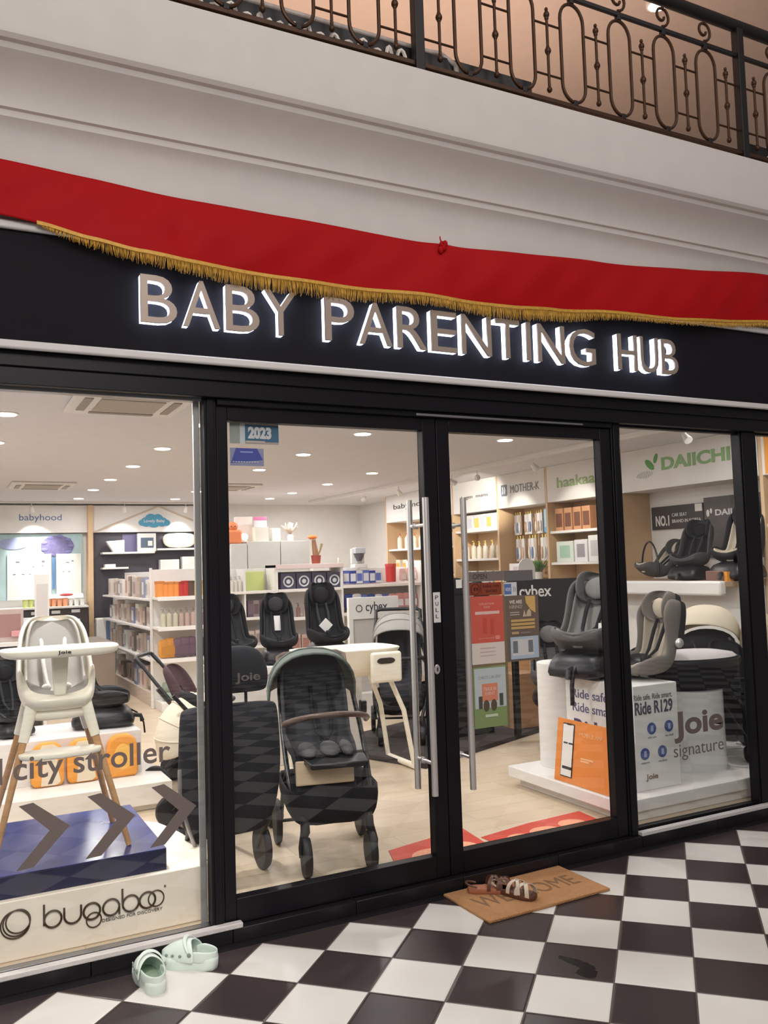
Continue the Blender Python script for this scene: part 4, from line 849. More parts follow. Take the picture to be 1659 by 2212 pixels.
cfm = thing('bottle_warmer', 'white machine with dark funnel standing on top of the blue boxes shelf', 'machine', (4.12, 7.2, 1.62)); MB().box(-0.1, 0.1, -0.08, 0.08, 0, 0.06).box(-0.1, 0.1, 0.02, 0.08, 0.06, 0.28).build('body', PAPER, cfm, bevel=0.01); MB().lathe([(0.03, 0.1), (0.075, 0.19), (0.075, 0.20), (0.001, 0.2)], (0, -0.02, 0), 20).build('funnel', cm((92, 88, 94)), cfm); MB().box(-0.08, 0.08, -0.07, 0.05, 0.205, 0.29).build('tank', cm((196, 200, 206)), cfm, bevel=0.01)
# left part of the middle shelving
m2 = thing('shelf_unit', 'white shelf unit with a lime green sign, just right of the left door stile', 'shelf unit', (0, 0, 0))
for x in (2.02, 2.36, 2.775): MB().box(x, x + 0.025, 7.0, 7.38, 0.06, 1.66).build('upright', SHELFW, m2, bevel=0.003)
MB().box(2.04, 2.775, 7.34, 7.38, 0.06, 1.66).build('back_panel', WHITE, m2, bevel=0.003)
for z in (0.62, 0.99, 1.33): MB().box(2.04, 2.775, 6.98, 7.36, z, z + 0.035).build('shelf', SHELFW, m2, bevel=0.003)
carton('green_sign', 'lime green sign board standing on the upper shelf left of the round-logo boxes', 'sign', 2.42, 2.72, 7.24, 7.27, 1.365, 1.62, (196, 206, 130))
row('bottle', [A((222, 216, 206), 'white')] * 5, 2.06, 2.36, 7.08, 1.365, 0, '%s bottle on the upper shelf beside the lime green sign', 'white bottles beside the green sign', 0.95)
row('pouch', [A((198, 150, 120), 'tan')] * 4, 2.06, 2.34, 7.1, 1.025, 0, '%s pouch below the white bottles', 'tan pouches below the white bottles', 1.1)
row('box', [((98, 80, 96), (120, 100, 110), 'plum'), ((150, 136, 130), (110, 90, 96), 'taupe')] * 2, 2.42, 2.75, 7.1, 1.025, 0, '%s box below the lime green sign', 'boxes below the green sign', (0.8, 1, 1.2))
row('box', [((206, 190, 180), (160, 140, 136), 'beige')] * 6, 2.06, 2.74, 7.1, 0.655, 0, '%s box on the lower shelf left of the car seats', 'beige boxes on the lower shelf', 1.1)
# white wall cabinets with things on top
wc = thing('wall_cabinet', 'row of white cabinets standing high behind the middle shelves', 'cabinet', (0, 0, 0))
for a, b in ((2.50, 2.74), (2.75, 3.24), (3.25, 3.70)): MB().box(a, b, 8.0, 8.4, 1.66, 2.05 if a > 2.6 else 2.02).build('cabinet_box', cm((206, 204, 198)), wc, bevel=0.004)
MB().box(2.5, 3.70, 8.05, 8.4, 0.06, 1.66).build('lower_cabinet', WHITE, wc, bevel=0.004)
carton('orange_bag', 'orange fabric bag on the high cabinet beside the left door stile', 'bag', 2.44, 2.68, 8.02, 8.2, 2.02, 2.22, (226, 132, 84), bev=0.03)
ob = thing('plush_toy', 'orange round plush head resting on the orange bag', 'plush toy', (2.55, 8.1, 2.22)); MB().ell((0, 0, 0.05), (0.09, 0.07, 0.07)).build('head', cm((226, 132, 84)), ob); MB().ell((-0.03, -0.068, 0.05), (0.008, 0.006, 0.008)).build('eye', BLKP, ob); MB().ell((0.03, -0.068, 0.05), (0.008, 0.006, 0.008)).build('eye', BLKP, ob)
carton('white_box', 'tall white box behind the glowing lamp on the high cabinets', 'box', 2.66, 2.90, 8.22, 8.36, 2.05, 2.42, (224, 214, 206))
lm = thing('table_lamp', 'small round glowing lamp on the high cabinets', 'lamp', (2.73, 8.08, 2.05)); MB().lathe([(0.001, 0), (0.03, 0), (0.03, 0.02), (0.001, 0.02)]).build('base', WHITE, lm); MB().ell((0, 0, 0.07), (0.05, 0.05, 0.05)).build('globe', mat('globe_glow', (255, 255, 255), emit=(255, 250, 240), es=5), lm)
carton('cream_carton', 'cream carton in the middle on top of the high cabinets', 'box', 2.88, 3.08, 8.05, 8.2, 2.05, 2.26, (222, 216, 204))
carton('pink_sign', 'pink sign board with small white cards on top of the cream carton', 'sign', 2.89, 3.08, 8.1, 8.14, 2.36, 2.41, (228, 120, 166)); carton('white_cards', 'row of white cards below the pink sign', 'card', 2.89, 3.08, 8.1, 8.14, 2.262, 2.358, (216, 212, 216))
carton('jar', 'white jar-like box with brown top, right of the cream carton', 'jar', 3.14, 3.27, 8.05, 8.18, 2.05, 2.24, (230, 230, 222), face=(240, 240, 234))
gr = thing('dried_grass', 'faint dried pampas grass in a vase on the high cabinets', 'dried flowers', (3.46, 8.15, 2.05)); MB().lathe([(0.001, 0), (0.04, 0), (0.05, 0.06), (0.03, 0.1), (0.001, 0.1)]).build('vase', PAPER, gr)
g_ = MB()
for k in range(60):
    a = random.uniform(0, 2 * pi); r = random.uniform(0.03, 0.15); g_.tube([(0, 0, 0.08), (r * cos(a) * 0.5, r * sin(a) * 0.4, 0.16), (r * cos(a), r * sin(a) * 0.5, 0.18 + random.uniform(0, 0.1))], [0.002, 0.003, 0.006], 4)
g_.build('grass_plumes', cm((206, 182, 166)), gr, ang=180)
pp = thing('potted_plant', 'orange-topped plant in a terracotta pot right of the high cabinets', 'potted plant', (3.80, 8.0, 1.70)); MB().lathe([(0.001, 0), (0.06, 0), (0.075, 0.13), (0.001, 0.13)], n=18).build('pot', cm((160, 72, 56)), pp); MB().tube([(0, 0, 0.12), (-0.02, 0, 0.25), (-0.03, 0, 0.36)], [0.05, 0.04, 0.03], 10).build('stem', cm((150, 110, 80)), pp); MB().ell((-0.05, 0, 0.40), (0.075, 0.05, 0.035)).build('bloom', cm((226, 126, 60)), pp); MB().tube([(0.03, 0, 0.12), (0.07, 0, 0.2), (0.10, 0, 0.3)], [0.012, 0.012, 0.02], 8).build('side_stem', cm((170, 150, 90)), pp)
tag(MB().box(3.70, 3.92, 7.9, 8.1, 0.06, 1.70).build('plant_pedestal', WHITE, bevel=0.004), 'white pedestal under the orange-topped plant', 'pedestal')
cn_ = thing('candle', 'thin candle with a small glowing flame left of the blue boxes', 'candle', (3.98, 7.6, 1.62)); MB().cyl((0, 0, 0), (0, 0, 0.12), 0.012).build('wax', PAPER, cn_); MB().ell((0, 0, 0.14), (0.008, 0.008, 0.018)).build('flame', mat('flame_glow', (255, 170, 90), emit=(255, 170, 90), es=6), cn_)
tag(MB().box(3.92, 5.0, 7.45, 7.75, 0.06, 1.62).build('rear_counter', WHITE, bevel=0.004), 'white counter behind the blue boxes shelf', 'counter')
#SPLIT
# ------------------------------------------------------------------ right-hand bays
XF, XB = 5.21, 5.60
Rm90 = R(-90)
def side_text(mb, body, y_left, y_right, z0, z1, x=XF, bold=0.0, depth=0.003):
    """lettering on a plane facing -x, reading from far (left) to near (right)"""
    M = Matrix.Translation((x, 0, 0)) @ Matrix.Rotation(Rm90, 4, 'Z')
    return mb.text(body, -y_left, -y_right, z0, z1, -0.004, depth, bold, M=M)
def header(lab, y0, y1):
    t = thing('bay_header', lab, 'header panel', (0, 0, 0))
    MB().box(XF, XB, y0 + 0.012, y1 - 0.012, 2.325, 2.749).build('board', WHITE, t, bevel=0.003)
    return t
h1 = header('white header panel with the dark lettering cut off by the long door handle', 6.40, 8.42)
side_text(MB(), 'babymoov', 8.15, 7.0, 2.50, 2.60).build('lettering', INKB, h1, smooth=False)
h2 = header('white header panel washed out by the brightest spotlight', 5.31, 6.38)
side_text(MB(), 'hegen  mums', 6.15, 5.5, 2.50, 2.56).build('lettering', INK, h2, smooth=False)
h3 = header('white header panel reading MOTHER-K with a rounded square mark', 4.30, 5.29)
side_text(MB(), 'MOTHER-K', 5.00, 4.41, 2.50, 2.60).build('lettering', cm((128, 128, 138)), h3, smooth=False)
M = Matrix.Translation((XF, 0, 0)) @ Matrix.Rotation(Rm90, 4, 'Z')
mk = MB()
mk.prism([(-5.20, 2.49), (-5.19, 2.475), (-5.08, 2.475), (-5.07, 2.49), (-5.07, 2.605), (-5.08, 2.62), (-5.19, 2.62), (-5.20, 2.605)], -0.004, 0.0, M=M).build('square_mark', cm((120, 124, 134)), h3, smooth=False)
for sx in (-5.155, -5.115): MB().tube([(sx - 0.01, -0.006, 2.505), (sx + 0.005, -0.006, 2.548), (sx - 0.01, -0.006, 2.59)], 0.006, 6, M=M).build('mark_stroke', INKW, h3)
h4 = header('white header panel with rounded green lettering beside the right door post', 3.05, 4.28)
side_text(MB(), 'haakaa', 4.08, 3.42, 2.48, 2.60, bold=0.015).build('lettering', cm((160, 186, 128)), h4, smooth=False)
h5 = header('white header panel with green leaf mark and DAIICHI lettering', 1.30, 3.03)
side_text(MB(), 'DAIICHI', 2.44, 1.60, 2.50, 2.63, bold=0.035).build('lettering', cm((140, 182, 122)), h5, smooth=False)
for (cy, cz, a, ry, rz_) in ((2.60, 2.575, R(-42), 0.075, 0.034), (2.515, 2.63, R(68), 0.050, 0.024)):
    pts = [(-cy + ry * cos(R(q)) * cos(a) - rz_ * sin(R(q)) * sin(a), cz + ry * cos(R(q)) * sin(a) + rz_ * sin(R(q)) * cos(a)) for q in range(0, 360, 15)]
    MB().prism(pts, -0.004, 0.0, M=M).build('leaf_mark', cm((96, 160, 84)), h5, smooth=False)
for k in range(10):
    y = -2.77 + 0.022 * k; hh = 0.035 * math.sqrt(max(0.05, 1 - ((k - 4.5) / 5.2) ** 2))
    MB().tube([(y - 0.012, -0.002, 2.48 - hh), (y + 0.012, -0.002, 2.48 + hh)], 0.0014, 6, M=M).build('mark_line', cm((130, 140, 128)), h5)
h6 = thing('bay_header', 'orange header panel at the right edge of the photo', 'header panel', (0, 0, 0))
MB().box(XF, XB, 0.12, 1.27, 2.325, 2.749).build('board', WHITE, h6, bevel=0.003); MB().box(XF - 0.006, XF, 0.14, 1.235, 2.335, 2.74).build('orange_face', mat('face_orange', (236, 158, 60), 0.5), h6, smooth=False)
for i, y in enumerate((8.42, 6.39, 5.30, 4.29, 3.04, 1.285)):
    tag(MB().box(XF, XB, y - 0.018, y + 0.018, 0.06, 2.749).build('bay_divider', OAK, bevel=0.002), 'pale wooden divider between right-hand bays, number %s counting from the far corner' % ('one', 'two', 'three', 'four', 'five', 'six')[i], 'divider', 'bay dividers')
def bay_shelves(lab, y0, y1, zs, back=OAK, xf=XF + 0.02):
    t = thing('bay_shelves', lab, 'shelf', (0, 0, 0))
    MB().box(XB, XB + 0.015, y0, y1, 0.06, 2.325).build('back_panel', back, t, smooth=False)
    for z in zs: MB().box(xf, XB, y0, y1, z - 0.03, z).build('shelf', SHELFW, t, bevel=0.003)
    return t
bay_shelves('white shelves of the bay below the green rounded lettering', 3.06, 4.27, (1.985, 1.62, 1.20, 0.7))
bay_shelves('white shelves of the bay below the washed-out header', 5.32, 6.37, (2.085, 1.70, 1.30, 0.8))
bay_shelves('white shelves of the farthest right-hand bay', 6.41, 8.40, (1.9, 1.5, 1.1, 0.7))
bay_shelves('peg wall and lower shelf of the bay with hanging packs', 4.31, 5.28, (1.42, 0.9))
bay_shelves('white backed niche with the child seat shelf', 1.30, 3.02, (), back=WHITE)
bay_shelves('shelves of the bay under the orange header', 0.14, 1.27, (1.9, 1.45, 1.0))
def yrow(kind, cols, y0, y1, x, z, lab, group, sc=1.0): row(kind, cols, y0, y1, x, z, R(-90), lab, group, sc, axis='y', jit=0.006)
SK, PU, WH2 = (206, 150, 108), (158, 140, 168), (226, 224, 222)
yrow('box', [(SK, (120, 74, 52), 'brown and peach')] * 4, 3.60, 4.24, 5.33, 1.985, '%s upright box on the top shelf under the green lettering', 'brown boxes under the green lettering', (1.35, 1.2, 1.45))
yrow('box', [(PU, (120, 96, 140), 'lilac')] * 2, 3.10, 3.50, 5.33, 1.985, '%s box at the near end of the top shelf under the green lettering', 'lilac boxes under the green lettering', (1.3, 1.1, 1.2))
carton_y = lambda nm, lab, cat, y0, y1, z0, z1, c, face=None: carton2(nm, lab, cat, y0, y1, z0, z1, c, face)
def carton2(nm, lab, cat, y0, y1, z0, z1, c, face=None, x=5.33, d=0.07):
    t = thing(nm, lab, cat, (x, (y0 + y1) / 2, z0), R(-90)); w = (y1 - y0) / 2; h = z1 - z0
    MB().box(-w, w, -d, d, 0, h).build('carton', cm(c), t, bevel=0.003)
    if face: MB().box(-w * 0.6, w * 0.6, -d - 0.0015, -d, h * 0.2, h * 0.8).build('printed_panel', cm(face), t, smooth=False)
carton2('product_box', 'white box with a pale green picture on the second shelf under the green lettering', 'box', 3.90, 4.20, 1.62, 1.86, (212, 220, 208), (160, 196, 176))
carton2('product_box', 'grey white kettle box in the second shelf under the green lettering', 'box', 3.66, 3.88, 1.62, 1.87, (222, 220, 222), (150, 144, 150))
carton2('product_box', 'white box with four small dark marks, second shelf under the green lettering', 'box', 3.45, 3.64, 1.62, 1.91, (224, 222, 220), (190, 186, 186))
carton2('product_box', 'tall white box with a brown oval picture at the near end of the second shelf', 'box', 3.14, 3.42, 1.62, 1.96, (222, 226, 222), (112, 96, 92))
yrow('pouch', [((206, 190, 176), (170, 140, 120), 'cream')] * 7, 3.1, 4.2, 5.36, 1.20, '%s pouch on the third shelf behind the grey child seat', 'cream pouches on the third shelf', 0.9)
yrow('box', [(WH2, (206, 210, 222), 'white'), (WH2, (226, 206, 110), 'white and yellow')] * 3, 5.38, 6.3, 5.33, 2.085 - 0.0, '%s box on the top shelf under the washed-out header', 'white and yellow boxes', (1.3, 1.1, 1.15))
yrow('bottle', [((222, 214, 196), (214, 190, 96), 'cream')] * 6, 5.4, 6.3, 5.33, 1.70, '%s bottle on the second shelf under the washed-out header', 'cream bottles, second shelf', 1.1)
yrow('box', [((214, 218, 206), (232, 160, 90), 'pale green')] * 5, 5.38, 6.3, 5.33, 1.30, '%s box on the third shelf under the washed-out header', 'pale green boxes, third shelf', (1.3, 1.1, 1.3))
yrow('bottle', [((236, 222, 206), (190, 120, 90), 'bright white')] * 8, 6.5, 8.3, 5.33, 1.9, '%s bottle on the top shelf of the farthest right bay', 'bottles in the farthest bay', 1.2)
yrow('box', [((226, 210, 190), (226, 170, 80), 'cream and yellow')] * 8, 6.5, 8.3, 5.33, 1.5, '%s box on the second shelf of the farthest right bay', 'cream boxes in the farthest bay', 1.2)
yrow('box', [((222, 204, 150), (96, 90, 90), 'yellow')] * 7, 6.5, 8.3, 5.33, 1.1, '%s box on the third shelf of the farthest right bay', 'yellow boxes in the farthest bay', 1.2)
for z, n, k0 in ((2.235, 11, 0), (1.93, 10, 1)):
    for k in range(n):
        c = [((214, 208, 200), (196, 188, 186)), ((120, 136, 176), (206, 206, 206)), ((222, 214, 206), (176, 156, 140)), ((206, 170, 150), (214, 210, 206))][(k + k0) % 4]
        y = 5.22 - 0.072 * k if z > 2 else 5.2 - 0.085 * k
        if z > 2 and y < 4.56: continue
        goods('hang', c[0], c[1], (5.45 - 0.02 * (k % 3), y, z), R(-90), 'small hanging pack, %s from the left on the %s hooks below the rounded square mark' % ((ORD + ('seventh', 'eighth', 'ninth', 'tenth', 'eleventh'))[k], 'upper' if z > 2 else 'lower'), 'packs on the %s hooks' % ('upper' if z > 2 else 'lower'), (0.62, 1, 1.15 if z > 2 else 1.3))
bb = thing('hanging_pack', 'large pale blue pack hanging at the near end of the upper hooks', 'pack', (5.38, 4.43, 1.98), R(-90)); MB().box(-0.11, 0.11, -0.03, 0.03, 0, 0.30).build('bag', cm((148, 190, 214)), bb, bevel=0.02); MB().ell((0.01, -0.03, 0.17), (0.04, 0.008, 0.05)).build('printed_face', cm((206, 222, 230)), bb); MB().box(-0.1, 0.1, -0.033, -0.03, 0.02, 0.07).build('blue_band', cm((90, 160, 200)), bb)
carton2('product_box', 'bright white box with figures below the hanging packs', 'box', 4.70, 5.16, 1.42, 1.62, (238, 236, 236), (214, 196, 196))
pl = thing('potted_plant', 'small leafy green plant below the hanging packs', 'potted plant', (5.25, 4.55, 1.42)); MB().lathe([(0.001, 0), (0.05, 0), (0.06, 0.09), (0.001, 0.09)], n=18).build('pot', PAPER, pl)
lf = MB()
for k in range(46):
    a = random.uniform(0, 2 * pi); r = random.uniform(0.05, 0.17); zt = random.uniform(0.14, 0.26); c = Vector((cos(a) * r, sin(a) * r, zt)); s_ = Vector((-sin(a), cos(a), 0)) * 0.012; b = Vector((cos(a) * r * 0.25, sin(a) * r * 0.25, 0.09)); m_ = b.lerp(c, 0.55) + Vector((0, 0, 0.03))
    lf.add([b, m_ + s_, c, m_ - s_], [(0, 1, 2, 3)])
lf.build('leaves', cm((104, 146, 84)), pl, solid=0.002, ang=180)

# niche contents
nb = thing('wall_banner', 'dark banner reading NO.1 CAR SEAT BRAND IN KOREA in the niche', 'banner', (0, 0, 0))
BD = mat('banner_dark', (62, 56, 56), 0.5)
MB().box(5.575, 5.60, 2.28, 2.98, 1.93, 2.17).build('board', BD, nb, bevel=0.002)
XN = 5.575
side_text(MB(), 'NO.1', 2.92, 2.73, 1.965, 2.075, XN, bold=0.03).build('big_lettering', INKW, nb, smooth=False)
side_text(MB(), 'CAR SEAT', 2.69, 2.49, 2.055, 2.09, XN).build('small_lettering', INKW, nb, smooth=False); side_text(MB(), 'BRAND IN KOREA', 2.69, 2.31, 1.99, 2.025, XN).build('small_lettering', INKW, nb, smooth=False)
MB().box(5.570, 5.575, 2.29, 2.38, 2.09, 2.165).build('award_mark', INKW, nb, smooth=False)
nc = thing('wall_banner', 'grey banner with a leaf mark and DAIICHI lettering behind the seats in the niche', 'banner', (0, 0, 0))
MB().box(5.575, 5.60, 1.32, 2.27, 1.62, 2.215).build('board', mat('banner_grey', (96, 90, 90), 0.5, vary=0.4, vscale=6), nc, bevel=0.002)
side_text(MB(), 'DAIICHI', 2.13, 1.74, 2.03, 2.09, XN, bold=0.03).build('lettering', INKW, nc, smooth=False)
for cy, cz, rr_ in ((2.22, 2.06, 0.03), (2.18, 2.08, 0.022)): MB().disc((-cy, cz), rr_, -0.004, 0.004, sx=0.6, sz=1.2, M=Matrix.Translation((XN, 0, 0)) @ Matrix.Rotation(Rm90, 4, 'Z')).build('leaf_mark', INKW, nc, smooth=False)
ns = thing('seat_shelf', 'deep white shelf with rounded white edge carrying the three child seats', 'shelf', (0, 0, 0))
MB().box(4.72, 5.595, 1.31, 3.02, 1.375, 1.42).build('top_board', cm((196, 168, 142)), ns, bevel=0.003)
MB().box(4.66, 4.74, 1.31, 3.02, 1.30, 1.425).build('front_edge', WHITE, ns, bevel=0.02, seg=3)
MB().box(4.9, 5.595, 1.31, 3.02, 0.06, 1.375).build('support', WHITE, ns, bevel=0.003)
car_seat('grey infant carrier with arched handle, leftmost on the niche shelf', (5.05, 2.48, 1.335), R(-105), DGREY, BEIGEF, DGREY, tilt=-28, sc=0.72, bar=True, base=None)
car_seat('dark child seat with white straps, middle of the niche shelf', (5.02, 1.96, 1.42), R(-75), DGREY, BLKF, CHAR, tilt=-14, sc=0.74)
car_seat('dark and cream child seat, rightmost on the niche shelf', (5.02, 1.42, 1.42), R(-80), BLKF, BEIGEF, CHAR, tilt=-12, sc=0.88)
wb = thing('wire_basket', 'small reddish wire basket under the rightmost seat on the niche shelf', 'basket', (4.85, 1.45, 1.42)); MB().box(-0.09, 0.09, -0.1, 0.1, 0, 0.09).build('basket_body', cm((120, 84, 72)), wb, bevel=0.008)
tag(MB().box(4.76, 4.84, 1.32, 1.35, 1.42, 1.50).build('orange_card', cm((240, 160, 50)), bevel=0.002), 'small bright orange card at the right end of the niche shelf', 'card')
bd_ = thing('cot_bedding', 'olive beige quilted bedding on a cot below the niche shelf', 'bedding', (4.62, 0.74, 0.82))
MB().rings([[(x * w, y * 0.24, z + 0.04 * sin(3 * x + y * 2)) for x, y in ((-1, -1), (0, -1.05), (1, -1), (1.05, 0), (1, 1), (0, 1.05), (-1, 1), (-1.05, 0))] for z, w in ((0, 0.22), (0.12, 0.24), (0.28, 0.2), (0.36, 0.12))]).build('quilt', fabric('quilt_olive', (166, 152, 124)), bd_, sub=2)
MB().box(-0.24, 0.22, -0.25, 0.25, -0.76, 0.0).build('cot_body', fabric('cot_olive', (122, 112, 92)), bd_, bevel=0.03)

# carpeted dark display island with cybex lettering
isl = thing('display_island', 'dark display island behind the right door with the black board', 'display island', (0, 0, 0))
MB().box(-0.6, 1.6, 0, 1.3, 0.06, 0.10, M=Matrix.Translation((2.75, 2.28, 0)) @ Matrix.Rotation(R(22), 4, 'Z')).build('carpet_base', mat('carpet_dark', (58, 50, 48), 0.9), isl, bevel=0.003)
cb = thing('cybex_board', 'black board with white cybex lettering behind the grey child seat', 'sign', (3.30, 2.42, 0), R(-8))
MB().box(0.0, 1.0, 0.0, 0.05, 0.78, 1.48).build('board', mat('board_black', (44, 40, 43), 0.5), cb, bevel=0.003)
MB().text('cybex', 0.10, 0.42, 1.29, 1.43, -0.004, 0.004, bold=0.01).build('lettering', INKW, cb, smooth=False)
for x in (0.02, 0.93): MB().box(x, x + 0.05, 0.0, 0.05, 0.10, 0.79).build('leg', BLKP, cb, bevel=0.003)
cd = thing('white_arch_card', 'grey white arched card standing above the black board', 'card', (3.30, 2.46, 1.48), R(-8)); MB().prism([(0.06, 0), (0.06, 0.06)] + [(0.21 + 0.085 * cos(R(a)), 0.09 + 0.10 * sin(R(a))) for a in range(180, -1, -20)] + [(0.295, 0)], 0, 0.012).build('card', cm((206, 200, 196)), cd, bevel=0.001)
br_ = thing('baby_carrier_display', 'black curved display with white tags left of the arched card', 'display', (3.10, 2.78, 1.36))
MB().prism([(-0.22, 0.0), (-0.21, 0.10), (-0.17, 0.155), (-0.10, 0.15), (-0.03, 0.11), (0.07, 0.10), (0.13, 0.14), (0.19, 0.15), (0.24, 0.10), (0.27, 0.0)], -0.04, 0.06).build('body', BLKF, br_, bevel=0.02, seg=3)
for x, z in ((-0.12, 0.10), (0.17, 0.09), (0.0, 0.02)): MB().box(x - 0.03, x + 0.03, -0.05, -0.043, z - 0.04, z + 0.035).build('white_tag', PAPER, br_, bevel=0.001)
MB().box(-0.18, 0.22, -0.02, 0.05, -1.26, 0.0).build('stand', BLKP, br_, bevel=0.004)
car_seat('dark grey child seat low behind the we-are-hiring poster', (3.45, 2.02, 0.42), R(-30), DGREY, GREYF, BLKF, tilt=-12, sc=0.9, tether=True)
stroller('black pushchair standing half hidden behind the red poster', (3.42, 3.75, 0.06), R(25), BLKF, CHAR, BLKP, canf=BLKF, sc=0.95, a=(30, 120), barm=BLKP)
tag(MB().box(3.55, 3.85, 2.75, 3.0, 0.10, 0.60).build('brown_carton', cm((176, 136, 104)), bevel=0.004), 'brown carton standing beside the white round column', 'box')

# joie corner: platform, box, columns, seats, bassinet
tag(MB().box(2.43, 4.85, 0.135, 1.29, 0.125, 0.20).box(2.50, 4.85, 0.17, 1.25, 0.06, 0.125).build('display_platform', WHITE, bevel=0.006), 'white raised platform in the right window carrying the printed box and columns', 'platform')
rb = thing('display_box', 'white printed box reading Ride safe. Ride smart. Ride R129 in the right window', 'display box', (0, 0, 0))
MB().box(2.66, 3.03, 0.25, 0.90, 0.20, 0.845).build('box_body', PAPER, rb, bevel=0.004)
for s_, x0, x1, z0, z1, m_, b_ in (('Ride safe. Ride smart.', 2.665, 2.985, 0.755, 0.79, cm((112, 106, 108)), 0.0), ('Ride R129', 2.60 + 0.07, 2.985, 0.665, 0.745, cm((84, 80, 96)), 0.02)):
    MB().text(s_, x0, x1, z0, z1, 0.247, 0.003, bold=b_).build('front_lettering', m_, rb, smooth=False)
for k, (x, z) in enumerate(((2.80, 0.575), (2.945, 0.575), (2.735, 0.425), (2.88, 0.425))):
    d_ = MB().disc((x, z), 0.036, 0.246, 0.004).build('blue_roundel', cm((74, 92, 150)), rb, smooth=False); MB().box(x - 0.010, x + 0.010, 0.244, 0.246, z - 0.018, z + 0.018).build('symbol', cm((170, 182, 214)), d_, smooth=False)
    MB().text(('360 spin', 'side shield', 'support', 'recline')[k], x - 0.035, x + 0.035, z - 0.062, z - 0.05, 0.247, 0.002).build('caption', cm((150, 148, 152)), rb, smooth=False)
MB().text('Joie', 2.735, 2.835, 0.255, 0.30, 0.247, 0.003, bold=0.02).build('box_lettering', cm((150, 124, 104)), rb, smooth=False)
MS = Matrix.Translation((2.66, 0, 0)) @ Matrix.Rotation(R(-90), 4, 'Z')
for s_, a, b, z0, z1, m_, bo in (('Ride safe.', -0.83, -0.46, 0.715, 0.775, cm((96, 92, 130)), 0.0), ('Ride smart.', -0.83, -0.40, 0.625, 0.685, cm((96, 92, 130)), 0.0), ('Ride', -0.82, -0.50, 0.44, 0.575, cm((66, 62, 112)), 0.03)):
    MB().text(s_, a, b, z0, z1, -0.003, 0.003, bold=bo, M=MS).build('side_lettering', m_, rb, smooth=False)
tag(MB().lathe([(0.001, 0), (0.165, 0), (0.165, 0.72), (0.001, 0.72)], (2.78, 1.10, 0.20), 40).build('round_column', WHITE, bevel=0.004), 'white round column left of the printed box', 'column')
jc = tag(MB().lathe([(0.001, 0), (0.235, 0), (0.235, 0.004), (0.218, 0.008), (0.212, 0.53), (0.001, 0.53)], (3.47, 0.56, 0.20), 48).build('round_column', mat('column_gloss', (218, 216, 216), 0.2), ang=40), 'glossy white round column under the black bassinet', 'column')
t = thing('window_lettering', 'taupe Joie signature lettering stuck on the right window pane', 'lettering', (0, 0, 0))
MB().text('Joie', 2.765, 3.18, 0.520, 0.705, 0.0275, 0.0015, bold=0.03).build('big_word', dm, t, smooth=False)
MB().text('signature', 2.755, 3.175, 0.415, 0.510, 0.0275, 0.0015, bold=-0.006).build('small_word', dm, t, smooth=False)
oc = thing('app_sign', 'orange card with a drawn phone and MOBILE APP lettering leaning on the printed box', 'sign', (0, 0, 0))
p0, p1, p2, p3 = Vector((2.46, 0.80, 0.202)), Vector((2.46, 0.25, 0.202)), Vector((2.515, 0.24, 0.60)), Vector((2.515, 0.80, 0.60))
ex = (p1 - p0).normalized(); ez = ((p3 - p0) - ex * (p3 - p0).dot(ex)).normalized(); ey = ez.cross(ex)
MO = Matrix.Translation(p0) @ Matrix((ex, ey, ez)).transposed().to_4x4()
Wd, Hd = 0.56, 0.40
MB().box(0, Wd, -0.006, 0.0, 0, Hd, M=MO).build('card', ORANGE, oc, bevel=0.001)
ph_ = MB().box(0.06, 0.175, -0.010, -0.006, 0.035, 0.375, M=MO).build('phone_outline', INKB, oc, bevel=0.004); MB().box(0.066, 0.169, -0.012, -0.010, 0.042, 0.368, M=MO).build('phone_screen', PAPER, ph_, bevel=0.003)
for x, z, w_, h_ in ((0.105, 0.365, 0.04, 0.012), (0.08, 0.245, 0.04, 0.01), (0.13, 0.245, 0.04, 0.01), (0.08, 0.085, 0.09, 0.018)): MB().box(x, x + w_, -0.013, -0.012, z, z + h_, M=MO).build('screen_mark', INKB, ph_, smooth=False)
MB().text('MOBILE APP', 0.225, 0.44, 0.310, 0.335, -0.008, 0.002, M=MO).build('lettering', cm((240, 190, 140)), oc, smooth=False)
for z, w_ in ((0.17, 0.12), (0.155, 0.08)): MB().box(0.25, 0.25 + w_, -0.008, -0.006, z, z + 0.010, M=MO).build('text_line', cm((240, 190, 140)), oc, smooth=False)
GS = fabric('seat_grey', (104, 102, 100)); GS2 = fabric('seat_grey_light', (132, 129, 126))
s1 = car_seat('large grey reclining child seat with yellow label on top of the printed box', (2.76, 0.80, 0.846), R(-60), GS, GS2, GS, tilt=-20, sc=0.97, wing=1.15)
MB().tube([(0.02, -0.24, 0.10), (0.02, -0.30, 0.06), (0.02, -0.33, -0.02), (0.02, -0.335, -0.15)], 0.015, 10).build('support_leg', BLKP, s1)
lb = MB().box(-0.02, 0.02, -0.19, -0.186, 0.40, 0.54, M=Matrix.Translation((0.16, 0.06, 0.02)) @ Matrix.Rotation(R(-16), 4, 'X')).build('yellow_label', cm((232, 196, 60)), s1, bevel=0.001); MB().box(-0.03, 0.05, -0.22, -0.216, 0.20, 0.31, M=Matrix.Translation((0.16, 0.06, 0.02)) @ Matrix.Rotation(R(-16), 4, 'X')).build('white_label', PAPER, s1, bevel=0.001)
s2 = car_seat('taupe grey high-backed child seat seen from the side, right of the door post', (3.02, 0.47, 0.745), R(-98), fabric('seat_taupe', (128, 121, 114)), BEIGEF, fabric('seat_taupe', (128, 121, 114)), tilt=2, sc=0.80, wing=1.2, base=None)
MB().ell((-0.16, 0.02, 0.22), (0.15, 0.16, 0.095)).build('round_base', BLKP, s2)
MB().ell((0.215, 0.14, 0.42), (0.03, 0.04, 0.04)).build('pivot_cap', STEEL, s2)
